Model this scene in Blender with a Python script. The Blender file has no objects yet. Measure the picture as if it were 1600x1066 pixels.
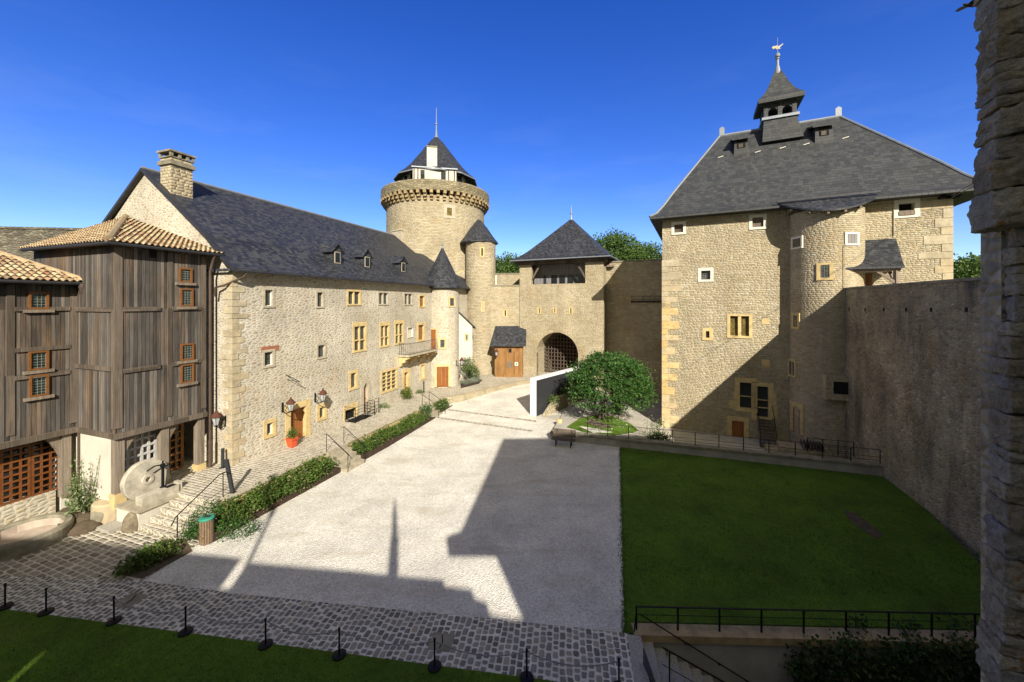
import bpy, bmesh, math, random
from mathutils import Vector as V, Matrix, noise as MN
random.seed(7)
C = bpy.context.scene.collection
PI = math.pi
R = math.radians
# ------------------------------------------------------------------ survey of the photograph
F, HC, CX, HY = 600.0, 9.0, 800.0, 473.0          # focal length in photo pixels, eye height, principal column, horizon row
def gp(px, py, z=0.0):
    "point of the level z seen at a photo pixel"
    Y = F*(HC-z)/(py-HY)
    return V(((px-CX)/F*Y, Y, z))
class Fr:
    "vertical working plane: u along d, v along n (outward), z up"
    def __init__(s, o, d, flip=False):
        s.o = V((o[0], o[1], 0)); s.d = V((d[0], d[1], 0)).normalized()
        s.n = V((s.d.y, -s.d.x, 0))
        if flip: s.n = -s.n
    def p(s, u, v, z): return s.o + s.d*u + s.n*v + V((0, 0, z))
    def off(s, u, v):
        f = Fr((0, 0), (1, 0)); f.o = s.o + s.d*u + s.n*v; f.d = s.d; f.n = s.n; return f
    def u(s, px, v=0):
        k = (px-CX)/F; o = s.o + s.n*v
        return (k*o.y-o.x)/(s.d.x-k*s.d.y)
    def z(s, px, py, v=0):
        o = s.o + s.n*v
        return HC-(py-HY)/F*(o.y+s.u(px, v)*s.d.y)
    def rect(s, x0, y0, x1, y1, v=0):
        m = (x0+x1)/2
        return (s.u(x0, v), s.u(x1, v), s.z(m, y1, v), s.z(m, y0, v))
def cyl_hit(c, r, px, py):
    "where the view through a photo pixel meets an upright cylinder: angle, height"
    k = (px-CX)/F; d = V((k, 1)).normalized(); c2 = V((c[0], c[1]))
    b = d.dot(c2); disc = b*b-(c2.dot(c2)-r*r)
    t = b-math.sqrt(max(disc, 0))
    q = d*t
    return math.atan2(q.y-c2.y, q.x-c2.x), HC-(py-HY)/F*q.y
# ------------------------------------------------------------------ objects
ROOT = {}
def tag(o, label=None, cat=None, group=None, kind=None):
    if label: o['label'] = label
    if cat: o['category'] = cat
    if group: o['group'] = group
    if kind: o['kind'] = kind
    return o
def thing(name, label, cat, loc=(0, 0, 0), group=None):
    o = bpy.data.objects.new(name, None); C.objects.link(o)
    o.location = loc; o.empty_display_size = .3
    ROOT[o] = V(loc)
    return tag(o, label, cat, group)
def dup(root, loc, rotz=0.0, label=None, group=None):
    r = root.copy(); C.objects.link(r); r.location = loc; r.rotation_euler = (0, 0, rotz)
    ROOT[r] = V(loc)
    if label: r['label'] = label
    if group: r['group'] = group
    for ch in list(root.children):
        c = ch.copy(); C.objects.link(c); c.parent = r
        for g in list(ch.children):
            e = g.copy(); C.objects.link(e); e.parent = c
    return r
Z3 = V((0, 0, 1))
class MB:
    def __init__(s):
        s.bm = bmesh.new(); s.uv = s.bm.loops.layers.uv.new('UVMap')
    def face(s, pts, uvs=None, smooth=False):
        vs = [s.bm.verts.new(p) for p in pts]
        f = s.bm.faces.new(vs); f.smooth = smooth
        if uvs is None:
            f.normal_update(); n = f.normal
            if abs(n.z) > .97 or n.length < .1: ud, vd = V((1, 0, 0)), V((0, 1, 0))
            else:
                ud = Z3.cross(n).normalized(); vd = n.cross(ud)
            for l in f.loops: l[s.uv].uv = (l.vert.co.dot(ud), l.vert.co.dot(vd))
        else:
            for l, q in zip(f.loops, uvs): l[s.uv].uv = q
        return f
    def hexa(s, p):
        "eight corners: bottom ring 0-3, top ring 4-7"
        for a in ((3, 2, 1, 0), (4, 5, 6, 7), (0, 1, 5, 4), (1, 2, 6, 5), (2, 3, 7, 6), (3, 0, 4, 7)):
            s.face([p[i] for i in a])
        return s
    def box(s, fr, u0, u1, v0, v1, z0, z1):
        q = [(u0, v0), (u1, v0), (u1, v1), (u0, v1)]
        if fr.d.cross(fr.n).z < 0: q = q[::-1]
        return s.hexa([fr.p(a, b, z0) for a, b in q]+[fr.p(a, b, z1) for a, b in q])
    def abox(s, x0, x1, y0, y1, z0, z1):
        q = [(x0, y0), (x1, y0), (x1, y1), (x0, y1)]
        return s.hexa([V((a, b, z0)) for a, b in q]+[V((a, b, z1)) for a, b in q])
    def bar(s, a, b, w, h=None, up=Z3):
        "rectangular bar from a to b"
        a, b = V(a), V(b); h = h or w
        t = (b-a).normalized()
        if abs(t.dot(up)) > .98: up = V((1, 0, 0))
        x = t.cross(up).normalized()*(w/2); y = x.cross(t).normalized()*(h/2)
        r = [-x-y, x-y, x+y, -x+y]
        return s.hexa([a+k for k in r]+[b+k for k in r])
    def tube(s, pts, r, n=6, cap=True, smooth=True):
        pts = [V(p) for p in pts]; rs = r if isinstance(r, (list, tuple)) else [r]*len(pts)
        rings = []
        ref = None
        for i, p in enumerate(pts):
            t = (pts[min(i+1, len(pts)-1)]-pts[max(i-1, 0)]).normalized()
            if ref is None:
                ref = Z3 if abs(t.z) < .9 else V((1, 0, 0))
            x = t.cross(ref).normalized(); y = x.cross(t).normalized(); ref = y if abs(t.dot(y)) < .9 else ref
            rings.append([p+(x*math.cos(2*PI*k/n)+y*math.sin(2*PI*k/n))*rs[i] for k in range(n)])
        L = 0
        for i in range(len(pts)-1):
            dl = (pts[i+1]-pts[i]).length
            for k in range(n):
                j = (k+1) % n; c = 2*PI*max(rs[i], .001)/n
                s.face([rings[i][k], rings[i][j], rings[i+1][j], rings[i+1][k]], [(k*c, L), (k*c+c, L), (k*c+c, L+dl), (k*c, L+dl)], smooth)
            L += dl
        if cap:
            s.face(rings[0][::-1]); s.face(rings[-1])
        return s
    def lathe(s, c, prof, n=32, a0=0.0, a1=2*PI, smooth=True, cap=True):
        c = V(c); full = abs(a1-a0-2*PI) < 1e-4
        rm = max(p[0] for p in prof)
        L = 0
        for i in range(len(prof)-1):
            (r0, z0), (r1, z1) = prof[i], prof[i+1]
            dl = math.hypot(r1-r0, z1-z0)
            for k in range(n):
                b0 = a0+(a1-a0)*k/n; b1 = a0+(a1-a0)*(k+1)/n
                P = lambda r, z, b: c+V((r*math.cos(b), r*math.sin(b), z))
                q = [P(r0, z0, b0), P(r0, z0, b1), P(r1, z1, b1), P(r1, z1, b0)]
                w = [(b0*rm, L), (b1*rm, L), (b1*rm, L+dl), (b0*rm, L+dl)]
                if r0 < 1e-5: q, w = [q[0], q[2], q[3]], [w[0], w[2], w[3]]
                elif r1 < 1e-5: q, w = q[:3], w[:3]
                s.face(q, w, smooth)
            L += dl
        if cap and full:
            if prof[0][0] > 1e-4: s.face([c+V((prof[0][0]*math.cos(-2*PI*k/n), prof[0][0]*math.sin(-2*PI*k/n), prof[0][1])) for k in range(n)])
            if prof[-1][0] > 1e-4: s.face([c+V((prof[-1][0]*math.cos(2*PI*k/n), prof[-1][0]*math.sin(2*PI*k/n), prof[-1][1])) for k in range(n)])
        return s
    def prism(s, poly, ext):
        "closed solid: planar polygon pushed along ext"
        poly = [V(p) for p in poly]; ext = V(ext)
        nrm = V((0, 0, 0))
        for i in range(len(poly)): nrm += poly[i].cross(poly[(i+1) % len(poly)])
        if nrm.dot(ext) > 0: poly = poly[::-1]
        s.face(poly); s.face([p+ext for p in poly][::-1])
        for i in range(len(poly)):
            j = (i+1) % len(poly)
            s.face([poly[j], poly[i], poly[i]+ext, poly[j]+ext])
        return s
    def sheet(s, pts, z): return s.face([V((p[0], p[1], z)) for p in pts])
    def wall(s, fr, u0, u1, z0, z1, holes=(), depth=.35, v=0.0):
        "wall face with real openings and their reveals"
        us = sorted({u0, u1, *[min(max(h[0], u0), u1) for h in holes], *[min(max(h[1], u0), u1) for h in holes]})
        zs = sorted({z0, z1, *[min(max(h[2], z0), z1) for h in holes], *[min(max(h[3], z0), z1) for h in holes]})
        fl = fr.d.cross(Z3).dot(fr.n) < 0
        def Q(p):
            s.face(p[::-1] if fl else p)
        for a, b in zip(us, us[1:]):
            run = None
            for c, e in zip(zs, zs[1:]):
                m, k = (a+b)/2, (c+e)/2
                hit = any(h[0] < m < h[1] and h[2] < k < h[3] for h in holes)
                if hit or b-a < 1e-5: continue
                Q([fr.p(a, v, c), fr.p(b, v, c), fr.p(b, v, e), fr.p(a, v, e)])
        for h in holes:
            a, b, c, e = h[:4]
            for q in (((a, c), (a, e)), ((a, e), (b, e)), ((b, e), (b, c)), ((b, c), (a, c))):
                Q([fr.p(q[0][0], v, q[0][1]), fr.p(q[1][0], v, q[1][1]), fr.p(q[1][0], v-depth, q[1][1]), fr.p(q[0][0], v-depth, q[0][1])])
        return s
    def hip(s, fr, u0, u1, v0, v1, r0, r1, vm, prof, thick=.14, gable0=False, gable1=False, soffit=True):
        "hipped roof with a bell-cast profile [(fraction, height)]"
        ring = lambda f: (u0+(r0-u0)*f, u1+(r1-u1)*f, v0+(vm-v0)*f, v1+(vm-v1)*f)
        for (f0, z0), (f1, z1) in zip(prof, prof[1:]):
            a, b = ring(f0), ring(f1)
            A = [fr.p(a[0], a[2], z0), fr.p(a[1], a[2], z0), fr.p(a[1], a[3], z0), fr.p(a[0], a[3], z0)]
            B = [fr.p(b[0], b[2], z1), fr.p(b[1], b[2], z1), fr.p(b[1], b[3], z1), fr.p(b[0], b[3], z1)]
            for k in range(4):
                if (gable0 and k == 3) or (gable1 and k == 1): continue
                j = (k+1) % 4
                pts = [A[k], A[j], B[j], B[k]]
                q = [pts[0]]
                for t in pts[1:]:
                    if (t-q[-1]).length > 1e-4 and (t-q[0]).length > 1e-4: q.append(t)
                if len(q) < 3: continue
                n = (q[1]-q[0]).cross(q[2]-q[0])
                if n.z < 0: q = q[::-1]
                s.face(q)
        z = prof[0][1]
        E = [fr.p(u0, v0, z), fr.p(u1, v0, z), fr.p(u1, v1, z), fr.p(u0, v1, z)]
        D = [p-V((0, 0, thick)) for p in E]
        for k in range(4):
            j = (k+1) % 4; s.face([E[k], D[k], D[j], E[j]])
        if soffit: s.face(D)
        return s
    def build(s, name, mat, parent=None, label=None, cat=None, group=None, kind=None, loc=None, recalc=False):
        off = V((0, 0, 0))
        if parent is not None:
            r = parent
            while r.parent: r = r.parent
            off = ROOT.get(r, V(r.location))
        elif loc is not None: off = V(loc)
        if recalc: bmesh.ops.recalc_face_normals(s.bm, faces=s.bm.faces)
        me = bpy.data.meshes.new(name)
        if off.length > 0: bmesh.ops.translate(s.bm, verts=s.bm.verts, vec=-off)
        s.bm.to_mesh(me); s.bm.free()
        me.materials.append(mat)
        o = bpy.data.objects.new(name, me); C.objects.link(o)
        if parent is not None: o.parent = parent
        elif loc is not None: o.location = loc; ROOT[o] = V(loc)
        return tag(o, label, cat, group, kind)
def weld(o, angle=.7):
    bm = bmesh.new(); bm.from_mesh(o.data)
    bmesh.ops.remove_doubles(bm, verts=bm.verts, dist=.0005); bm.to_mesh(o.data); bm.free()
# ------------------------------------------------------------------ materials
class NT:
    def __init__(s, name):
        s.m = bpy.data.materials.new(name); s.m.use_nodes = True
        s.t = s.m.node_tree; s.t.nodes.clear()
        s.out = s.n('ShaderNodeOutputMaterial')
        s.b = s.n('ShaderNodeBsdfPrincipled'); s.l(s.b.outputs[0], s.out.inputs[0])
        s.b.inputs['Specular IOR Level'].default_value = .25
    def n(s, t, **k):
        x = s.t.nodes.new(t)
        for a, b in k.items(): setattr(x, a, b)
        return x
    def l(s, a, b): s.t.links.new(a, b)
    def set(s, sock, val):
        if isinstance(val, bpy.types.NodeSocket): s.l(val, sock)
        elif isinstance(val, (tuple, list)) and len(val) == 3 and sock.type == 'RGBA': sock.default_value = (*val, 1)
        else: sock.default_value = val
    def uv(s, sx=1, sy=1, rot=0):
        u = s.n('ShaderNodeUVMap'); u.uv_map = 'UVMap'
        if (sx, sy, rot) == (1, 1, 0): return u.outputs[0]
        m = s.n('ShaderNodeMapping'); s.l(u.outputs[0], m.inputs[0])
        m.inputs['Scale'].default_value = (sx, sy, 1); m.inputs['Rotation'].default_value = (0, 0, rot)
        return m.outputs[0]
    def pos(s): return s.n('ShaderNodeNewGeometry').outputs['Position']
    def mapv(s, v, sc=(1, 1, 1)):
        m = s.n('ShaderNodeMapping'); s.l(v, m.inputs[0]); m.inputs['Scale'].default_value = sc; return m.outputs[0]
    def noise(s, v, scale, detail=4, rough=.55, col=False):
        x = s.n('ShaderNodeTexNoise'); s.l(v, x.inputs['Vector'])
        x.inputs['Scale'].default_value = scale; x.inputs['Detail'].default_value = detail; x.inputs['Roughness'].default_value = rough
        return x.outputs['Color' if col else 'Fac']
    def vor(s, v, feat='F1', rnd=1.0, dim='2D', scale=1.0, out='Distance'):
        x = s.n('ShaderNodeTexVoronoi'); x.voronoi_dimensions = dim; x.feature = feat
        s.l(v, x.inputs['Vector']); x.inputs['Scale'].default_value = scale; x.inputs['Randomness'].default_value = rnd
        return x.outputs[out]
    def white(s, v):
        x = s.n('ShaderNodeTexWhiteNoise'); x.noise_dimensions = '2D'; s.l(v, x.inputs[0]); return x.outputs['Value']
    def ramp(s, f, stops, interp='LINEAR'):
        x = s.n('ShaderNodeValToRGB'); x.color_ramp.interpolation = interp
        e = x.color_ramp.elements
        while len(e) < len(stops): e.new(.5)
        for i, (p, c) in enumerate(stops):
            e[i].position = p; e[i].color = (c, c, c, 1) if isinstance(c, (int, float)) else (*c, 1)
        s.l(f, x.inputs[0]); return x.outputs[0]
    def math(s, op, a, b=0.0, c=0.0):
        x = s.n('ShaderNodeMath'); x.operation = op
        for i, q in enumerate((a, b, c)): s.set(x.inputs[i], q)
        return x.outputs[0]
    def vmath(s, op, a, b):
        x = s.n('ShaderNodeVectorMath'); x.operation = op
        s.set(x.inputs[0], a); s.set(x.inputs[1], b); return x.outputs[0]
    def mix(s, f, a, b, mode='MIX'):
        x = s.n('ShaderNodeMix'); x.data_type = 'RGBA'; x.blend_type = mode
        s.set(x.inputs[0], f); s.set(x.inputs[6], a); s.set(x.inputs[7], b); return x.outputs[2]
    def sep(s, v):
        x = s.n('ShaderNodeSeparateXYZ'); s.l(v, x.inputs[0]); return x.outputs
    def comb(s, a, b, c=0.0):
        x = s.n('ShaderNodeCombineXYZ')
        for i, q in enumerate((a, b, c)): s.set(x.inputs[i], q)
        return x.outputs[0]
    def distort(s, v, scale, amt):
        c = s.noise(v, scale, 3, .6, True)
        d = s.vmath('SUBTRACT', c, (.5, .5, .5)); d = s.vmath('MULTIPLY', d, (amt, amt, amt))
        return s.vmath('ADD', v, d)
    def bump(s, h, dist=.03, strength=1.0):
        x = s.n('ShaderNodeBump'); x.inputs['Strength'].default_value = strength; x.inputs['Distance'].default_value = dist
        s.l(h, x.inputs['Height']); s.l(x.outputs[0], s.b.inputs['Normal'])
    def done(s, col, rough=.85, metal=0.0):
        s.set(s.b.inputs['Base Color'], col); s.set(s.b.inputs['Roughness'], rough); s.b.inputs['Metallic'].default_value = metal
        return s.m
def cells(t, v, k=7.0, vary=.5):
    "rows of rounded blocks in a unit grid: returns distance-like edge value and a random per block"
    q = t.sep(v); row = t.math('FLOOR', q[1]); fy = t.math('FRACT', q[1])
    r1 = t.white(t.comb(row, 7.3)); r2 = t.white(t.comb(row, 21.7))
    x = t.math('ADD', t.math('MULTIPLY', q[0], t.math('ADD', 1-vary*.5, t.math('MULTIPLY', r2, vary))), t.math('MULTIPLY', r1, 9.0))
    wob = t.noise(t.comb(x, t.math('MULTIPLY', row, 3.7)), .55, 2, .5)
    x = t.math('ADD', x, t.math('MULTIPLY', wob, 1.6))
    col = t.math('FLOOR', x); fx = t.math('FRACT', x)
    rv = t.white(t.comb(col, row))
    ax = t.math('ABSOLUTE', t.math('SUBTRACT', t.math('MULTIPLY', fx, 2.0), 1.0)); ay = t.math('ABSOLUTE', t.math('SUBTRACT', t.math('MULTIPLY', fy, 2.0), 1.0))
    e = t.math('POWER', t.math('ADD', t.math('POWER', ax, k), t.math('POWER', ay, k)), 1/k)
    return t.math('MULTIPLY', t.math('SUBTRACT', 1.0, e), .5), rv
M = {}
def stone(name, w, h, rnd, cols, mortar, joint=(.03, .10), bump=.05, wear=.25, stain=None, dist=.12, grain=9, courses=0):
    "masonry: courses of stones w x h metres with mortar between them"
    t = NT(name); uv = t.uv()
    d = t.distort(uv, 1.3, dist)
    v = t.mapv(d, (1/w, 1/h, 1))
    # stagger every other course and vary the lengths
    if courses:
        e, rv = cells(t, v, courses, rnd)
        e = t.math('ADD', e, t.math('MULTIPLY', t.math('SUBTRACT', t.noise(uv, 14, 3, .6), .5), .09))
    else:
        e = t.vor(v, 'DISTANCE_TO_EDGE', rnd); rv = t.sep(t.vor(v, 'F1', rnd, out='Color'))[0]
    col = t.ramp(rv, cols)
    g = t.noise(uv, grain, 5, .65)
    col = t.mix(.6, col, t.ramp(g, [(.2, .55), (.8, 1.15)]), 'MULTIPLY')
    j = t.ramp(e, [(joint[0], 0.0), (joint[1], 1.0)])
    jm = t.math('MULTIPLY', j, 1.0)
    col = t.mix(jm, mortar, col)
    big = t.noise(uv, .35, 6, .65)
    col = t.mix(wear, col, t.ramp(big, [(.3, .45), (.7, 1.15)]), 'MULTIPLY')
    hue = t.noise(uv, .17, 4, .6)
    col = t.mix(t.ramp(hue, [(.48, 0.0), (.62, .55)]), col, t.mix(1.0, col, (1.06, 1.07, 1.12), 'MULTIPLY'))
    warm = t.noise(t.mapv(uv, (.8, .45, 1)), .8, 5, .65)
    col = t.mix(t.ramp(warm, [(.55, 0.0), (.72, .6)]), col, t.mix(1.0, col, (.86, .70, .50), 'MULTIPLY'))
    if stain:
        st = t.noise(t.mapv(uv, (1.1, .16, 1)), 1.0, 6, .65)
        st2 = t.noise(uv, .22, 4, .6)
        f = t.math('MULTIPLY', t.ramp(st, [(.45, 0.0), (.66, 1.0)]), t.ramp(st2, [(.4, .1), (.62, 1.0)]))
        col = t.mix(t.math('MULTIPLY', f, stain[0]), col, stain[1])
    col = t.mix(1.0, col, (.90, .915, .93), 'MULTIPLY')
    hgt = t.math('ADD', t.ramp(e, [(0.0, 0.0), (joint[1]*1.8, 1.0)]), t.math('MULTIPLY', g, .7))
    hgt = t.math('ADD', hgt, t.math('MULTIPLY', rv, .5))
    t.bump(hgt, bump)
    return t.done(col, .92)
def plain(name, col, rough=.7, metal=0.0, var=.25, scale=6, bump=0.0):
    t = NT(name); uv = t.uv(); g = t.noise(t.pos(), scale, 5, .6)
    k = t.mix(1.0, col, t.ramp(g, [(.25, 1-var), (.75, 1+var*.6)]), 'MULTIPLY')
    if bump: t.bump(g, bump)
    return t.done(k, rough, metal)
def planks(name, w, cols, vertical=True, gap=.06, streak=.6, rough=.8, brown=False):
    t = NT(name); uv = t.uv(); s = t.sep(uv)
    a, b = (s[0], s[1]) if vertical else (s[1], s[0])
    q = t.math('DIVIDE', a, w); fl = t.math('FLOOR', q); fr = t.math('FRACT', q)
    seg = t.math('FLOOR', t.math('DIVIDE', t.math('SUBTRACT', b, 3.66), 2.53))
    r = t.white(t.comb(fl, seg))
    col = t.ramp(r, cols)
    st = t.noise(t.comb(t.math('MULTIPLY', a, 22), t.math('MULTIPLY', b, .9)), 1.0, 5, .65)
    col = t.mix(streak, col, t.ramp(st, [(.25, .35), (.75, 1.35)]), 'MULTIPLY')
    if brown:
        bn = t.noise(t.comb(t.math('MULTIPLY', a, 1.5), t.math('MULTIPLY', b, .22)), 1.0, 5, .6)
        col = t.mix(t.ramp(bn, [(.50, 0.0), (.68, .7)]), col, t.mix(1.0, (.22, .135, .075), t.ramp(st, [(.25, .3), (.75, 1.3)]), 'MULTIPLY'))
    st2 = t.noise(uv, .6, 4, .6)
    col = t.mix(.4, col, t.ramp(st2, [(.3, .5), (.7, 1.3)]), 'MULTIPLY')
    g = t.math('MINIMUM', t.math('DIVIDE', fr, gap), t.math('DIVIDE', t.math('SUBTRACT', 1.0, fr), gap))
    g = t.math('MINIMUM', g, 1.0)
    col = t.mix(t.ramp(g, [(.1, 0.0), (.9, 1.0)]), (.012, .010, .008), col)
    t.bump(t.math('ADD', t.math('ADD', g, t.math('MULTIPLY', r, .6)), t.math('MULTIPLY', st, .3)), .02)
    return t.done(col, rough)
def slate(name, cols, w=.22, h=.17):
    t = NT(name); uv = t.uv(); s = t.sep(uv)
    v = t.math('DIVIDE', s[1], h); row = t.math('FLOOR', v); fv = t.math('FRACT', v)
    u = t.math('ADD', t.math('DIVIDE', s[0], w), t.math('MULTIPLY', t.white(t.comb(row, 3.0)), 7.0))
    cu = t.math('FLOOR', u); fu = t.math('FRACT', u)
    r = t.white(t.comb(cu, row))
    col = t.ramp(r, cols)
    big = t.noise(uv, .5, 5, .65)
    col = t.mix(.32, col, t.ramp(big, [(.3, .6), (.7, 1.3)]), 'MULTIPLY')
    fine = t.noise(uv, 7, 4, .7)
    lich = t.ramp(fine, [(.64, 0.0), (.74, 1.0)])
    col = t.mix(t.math('MULTIPLY', lich, .35), col, (.16, .15, .11))
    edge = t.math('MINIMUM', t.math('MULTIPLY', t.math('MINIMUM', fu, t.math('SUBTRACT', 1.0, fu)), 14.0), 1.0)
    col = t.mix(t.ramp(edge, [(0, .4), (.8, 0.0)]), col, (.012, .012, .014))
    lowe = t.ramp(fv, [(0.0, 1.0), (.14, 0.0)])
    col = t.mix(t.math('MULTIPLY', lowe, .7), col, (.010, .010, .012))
    hgt = t.math('ADD', t.math('ADD', t.math('SUBTRACT', 1.0, fv), t.math('MULTIPLY', r, .5)), t.math('MULTIPLY', edge, .3))
    t.bump(hgt, .02)
    return t.done(col, t.ramp(r, [(0, .45), (1, .7)]))
def leaf(name, cols, trans=.3, rough=.5):
    t = NT(name); g = t.n('ShaderNodeNewGeometry')
    col = t.ramp(g.outputs['Random Per Island'], cols)
    big = t.noise(t.pos(), 1.2, 3)
    col = t.mix(.6, col, t.ramp(big, [(.3, .65), (.7, 1.3)]), 'MULTIPLY')
    t.set(t.b.inputs['Base Color'], col); t.b.inputs['Roughness'].default_value = rough
    tr = t.n('ShaderNodeBsdfTranslucent'); t.set(tr.inputs[0], col)
    mx = t.n('ShaderNodeMixShader'); mx.inputs[0].default_value = trans
    t.l(t.b.outputs[0], mx.inputs[1]); t.l(tr.outputs[0], mx.inputs[2]); t.l(mx.outputs[0], t.out.inputs[0])
    return t.m
# masonry
M['facade'] = stone('rubble limestone with lime mortar', .27, .14, .95, [(0, (.40, .33, .23)), (.35, (.54, .475, .355)), (.6, (.60, .54, .42)), (.8, (.51, .415, .28)), (.93, (.48, .43, .345)), (1, (.38, .275, .21))], (.63, .575, .465), (.0, .3), .02, .5, (.5, (.36, .30, .215)), .26)
M['coursed'] = stone('coursed golden limestone', .27, .125, .6, [(0, (.42, .34, .215)), (.4, (.51, .43, .285)), (.7, (.57, .49, .34)), (.9, (.50, .385, .22)), (1, (.62, .56, .43))], (.46, .38, .25), (.0, .15), .03, .45, (.5, (.29, .235, .16)), .10, 9, 6.0)
M['tower'] = stone('coursed tower limestone', .40, .17, .7, [(0, (.41, .335, .215)), (.4, (.50, .42, .28)), (.7, (.56, .48, .33)), (.9, (.48, .37, .215)), (1, (.60, .54, .41))], (.44, .365, .245), (.0, .14), .035, .45, (.5, (.29, .24, .165)), .13, 9, 6.0)
M['houselow'] = stone('large rubble golden limestone', .27, .12, .9, [(0, (.43, .35, .22)), (.4, (.52, .435, .285)), (.7, (.58, .50, .345)), (.9, (.52, .405, .235)), (1, (.62, .56, .43))], (.47, .39, .26), (.0, .15), .035, .45, (.55, (.29, .245, .18)), .22, 9, 5.0)
M['rampart'] = stone('weathered rampart rubble', .22, .115, .9, [(0, (.32, .26, .16)), (.4, (.49, .405, .25)), (.7, (.58, .485, .31)), (.9, (.52, .385, .20)), (1, (.68, .61, .46))], (.42, .345, .215), (.0, .2), .03, .9, (1.0, (.11, .095, .07)), .24)
M['oldbig'] = stone('quoin limestone', .9, .42, .4, [(0, (.45, .32, .145)), (.5, (.53, .40, .20)), (1, (.48, .37, .22))], (.40, .32, .20), (.01, .03), .02, .3, None, .03, 5)
t = NT('weathered quoin blocks'); g = t.n('ShaderNodeNewGeometry'); n1 = t.noise(t.pos(), 4, 6, .65); n2 = t.noise(t.pos(), 1.1, 4, .6)
col = t.ramp(g.outputs['Random Per Island'], [(0, (.40, .335, .225)), (.5, (.48, .415, .29)), (1, (.46, .37, .235))])
col = t.mix(.7, col, t.ramp(n1, [(.25, .6), (.75, 1.2)]), 'MULTIPLY'); col = t.mix(.5, col, t.ramp(n2, [(.3, .6), (.7, 1.2)]), 'MULTIPLY')
t.bump(n1, .03); M['bigstone'] = t.done(col, .9)
t = NT('yellow quoin blocks'); g = t.n('ShaderNodeNewGeometry'); n1 = t.noise(t.pos(), 4, 6, .65); n2 = t.noise(t.pos(), 1.1, 4, .6)
col = t.ramp(g.outputs['Random Per Island'], [(0, (.52, .37, .16)), (.5, (.62, .47, .23)), (1, (.54, .43, .26))])
col = t.mix(.7, col, t.ramp(n1, [(.25, .6), (.75, 1.2)]), 'MULTIPLY'); col = t.mix(.5, col, t.ramp(n2, [(.3, .6), (.7, 1.2)]), 'MULTIPLY')
t.bump(n1, .03); M['quoin'] = t.done(col, .9)
M['dressed'] = plain('dressed yellow limestone', (.56, .425, .205), .85, 0, .3, 3, .01)
M['capstone'] = plain('brown yellow cap stone', (.38, .285, .15), .9, 0, .5, 2.5, .02)
M['greystone'] = plain('dressed grey limestone', (.42, .37, .28), .85, 0, .3, 3, .01)
M['whitestone'] = plain('pale cut stone', (.66, .62, .52), .8, 0, .15, 4)
M['redlintel'] = plain('old red brick lintel', (.33, .13, .075), .9, 0, .4, 9, .02)
M['corbel'] = plain('ochre corbel stone', (.37, .275, .15), .9, 0, .6, 1.6, .02)
M['parapet'] = stone('weathered parapet stone', .45, .2, .8, [(0, (.24, .20, .12)), (.5, (.36, .30, .18)), (1, (.44, .37, .23))], (.30, .24, .15), (.02, .08), .05, .55, (.6, (.14, .12, .09)), .1)
M['nearstone'] = None
M['plaster'] = plain('cream lime plaster', (.56, .52, .44), .9, 0, .2, 1.3, .004)
M['mortarwall'] = plain('rendered concrete wall', (.36, .34, .30), .9, 0, .35, 1.2, .006)
M['concrete'] = plain('pale concrete', (.42, .39, .33), .9, 0, .25, 1.5, .006)
M['slate'] = slate('dark slates', [(0, (.020, .022, .026)), (.5, (.034, .036, .042)), (1, (.056, .058, .064))])
M['slategrey'] = slate('grey slates', [(0, (.038, .040, .042)), (.5, (.048, .050, .051)), (1, (.060, .061, .061))], .30, .30)
M['lead'] = plain('grey lead sheet', (.24, .26, .29), .5, .3, .2, 4)
M['zinc'] = plain('dark zinc gutter', (.055, .055, .06), .5, .5, .25, 4)
M['pipe'] = plain('brown painted pipe', (.085, .06, .045), .6, .2, .3, 4)
M['wood'] = planks('weathered grey boards', .135, [(0, (.056, .049, .043)), (.35, (.092, .081, .072)), (.7, (.130, .115, .101)), (1, (.205, .178, .150))], gap=.06, streak=.95, brown=True)
M['beam'] = planks('weathered oak beams', .6, [(0, (.085, .066, .05)), (1, (.17, .135, .105))], gap=.004, streak=.9)
M['palebeam'] = planks('bleached oak posts', .6, [(0, (.19, .15, .115)), (1, (.27, .22, .17))], gap=.004, streak=.8)
M['brown'] = planks('varnished brown boards', .17, [(0, (.20, .075, .022)), (1, (.30, .115, .035))], gap=.05, streak=.4, rough=.45)
M['shed'] = planks('orange brown shed boards', .17, [(0, (.22, .105, .035)), (.5, (.32, .165, .055)), (1, (.27, .15, .06))], gap=.05, streak=.7)
M['latticebrown'] = plain('red brown stained lattice', (.17, .060, .018), .5, 0, .3, 5)
M['latticeochre'] = plain('ochre stained lattice', (.27, .125, .035), .5, 0, .3, 5)
M['latticewhite'] = plain('bleached grey lattice', (.46, .45, .43), .8, 0, .25, 8)
M['winwood'] = plain('orange stained window wood', (.19, .080, .025), .5, 0, .25, 6)
M['whitewood'] = plain('white painted frame', (.72, .70, .64), .7, 0, .1, 6)
M['greywood'] = planks('grey painted boards', .2, [(0, (.20, .19, .19)), (1, (.25, .24, .24))], gap=.04, streak=.2)
M['iron'] = plain('black iron', (.014, .014, .016), .5, .6, .3, 8)
M['rust'] = plain('rusty iron cap', (.10, .04, .025), .8, .2, .4, 8)
M['irongrey'] = plain('grey wrought iron', (.11, .115, .12), .5, .6, .3, 8)
M['chrome'] = plain('grey chain steel', (.20, .20, .22), .5, .2, .2, 8)
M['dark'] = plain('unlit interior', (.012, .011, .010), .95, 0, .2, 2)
M['white'] = plain('white lacquered panel', (.76, .755, .76), .45, 0, .12, 1.2)
M['panel'] = plain('dark grey cladding', (.035, .036, .040), .35, 0, .15, 2)
M['pot'] = plain('red orange terracotta pot', (.62, .095, .035), .55, 0, .15, 5)
M['teal'] = plain('green bin lid', (.035, .235, .155), .45, 0, .15, 5)
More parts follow.
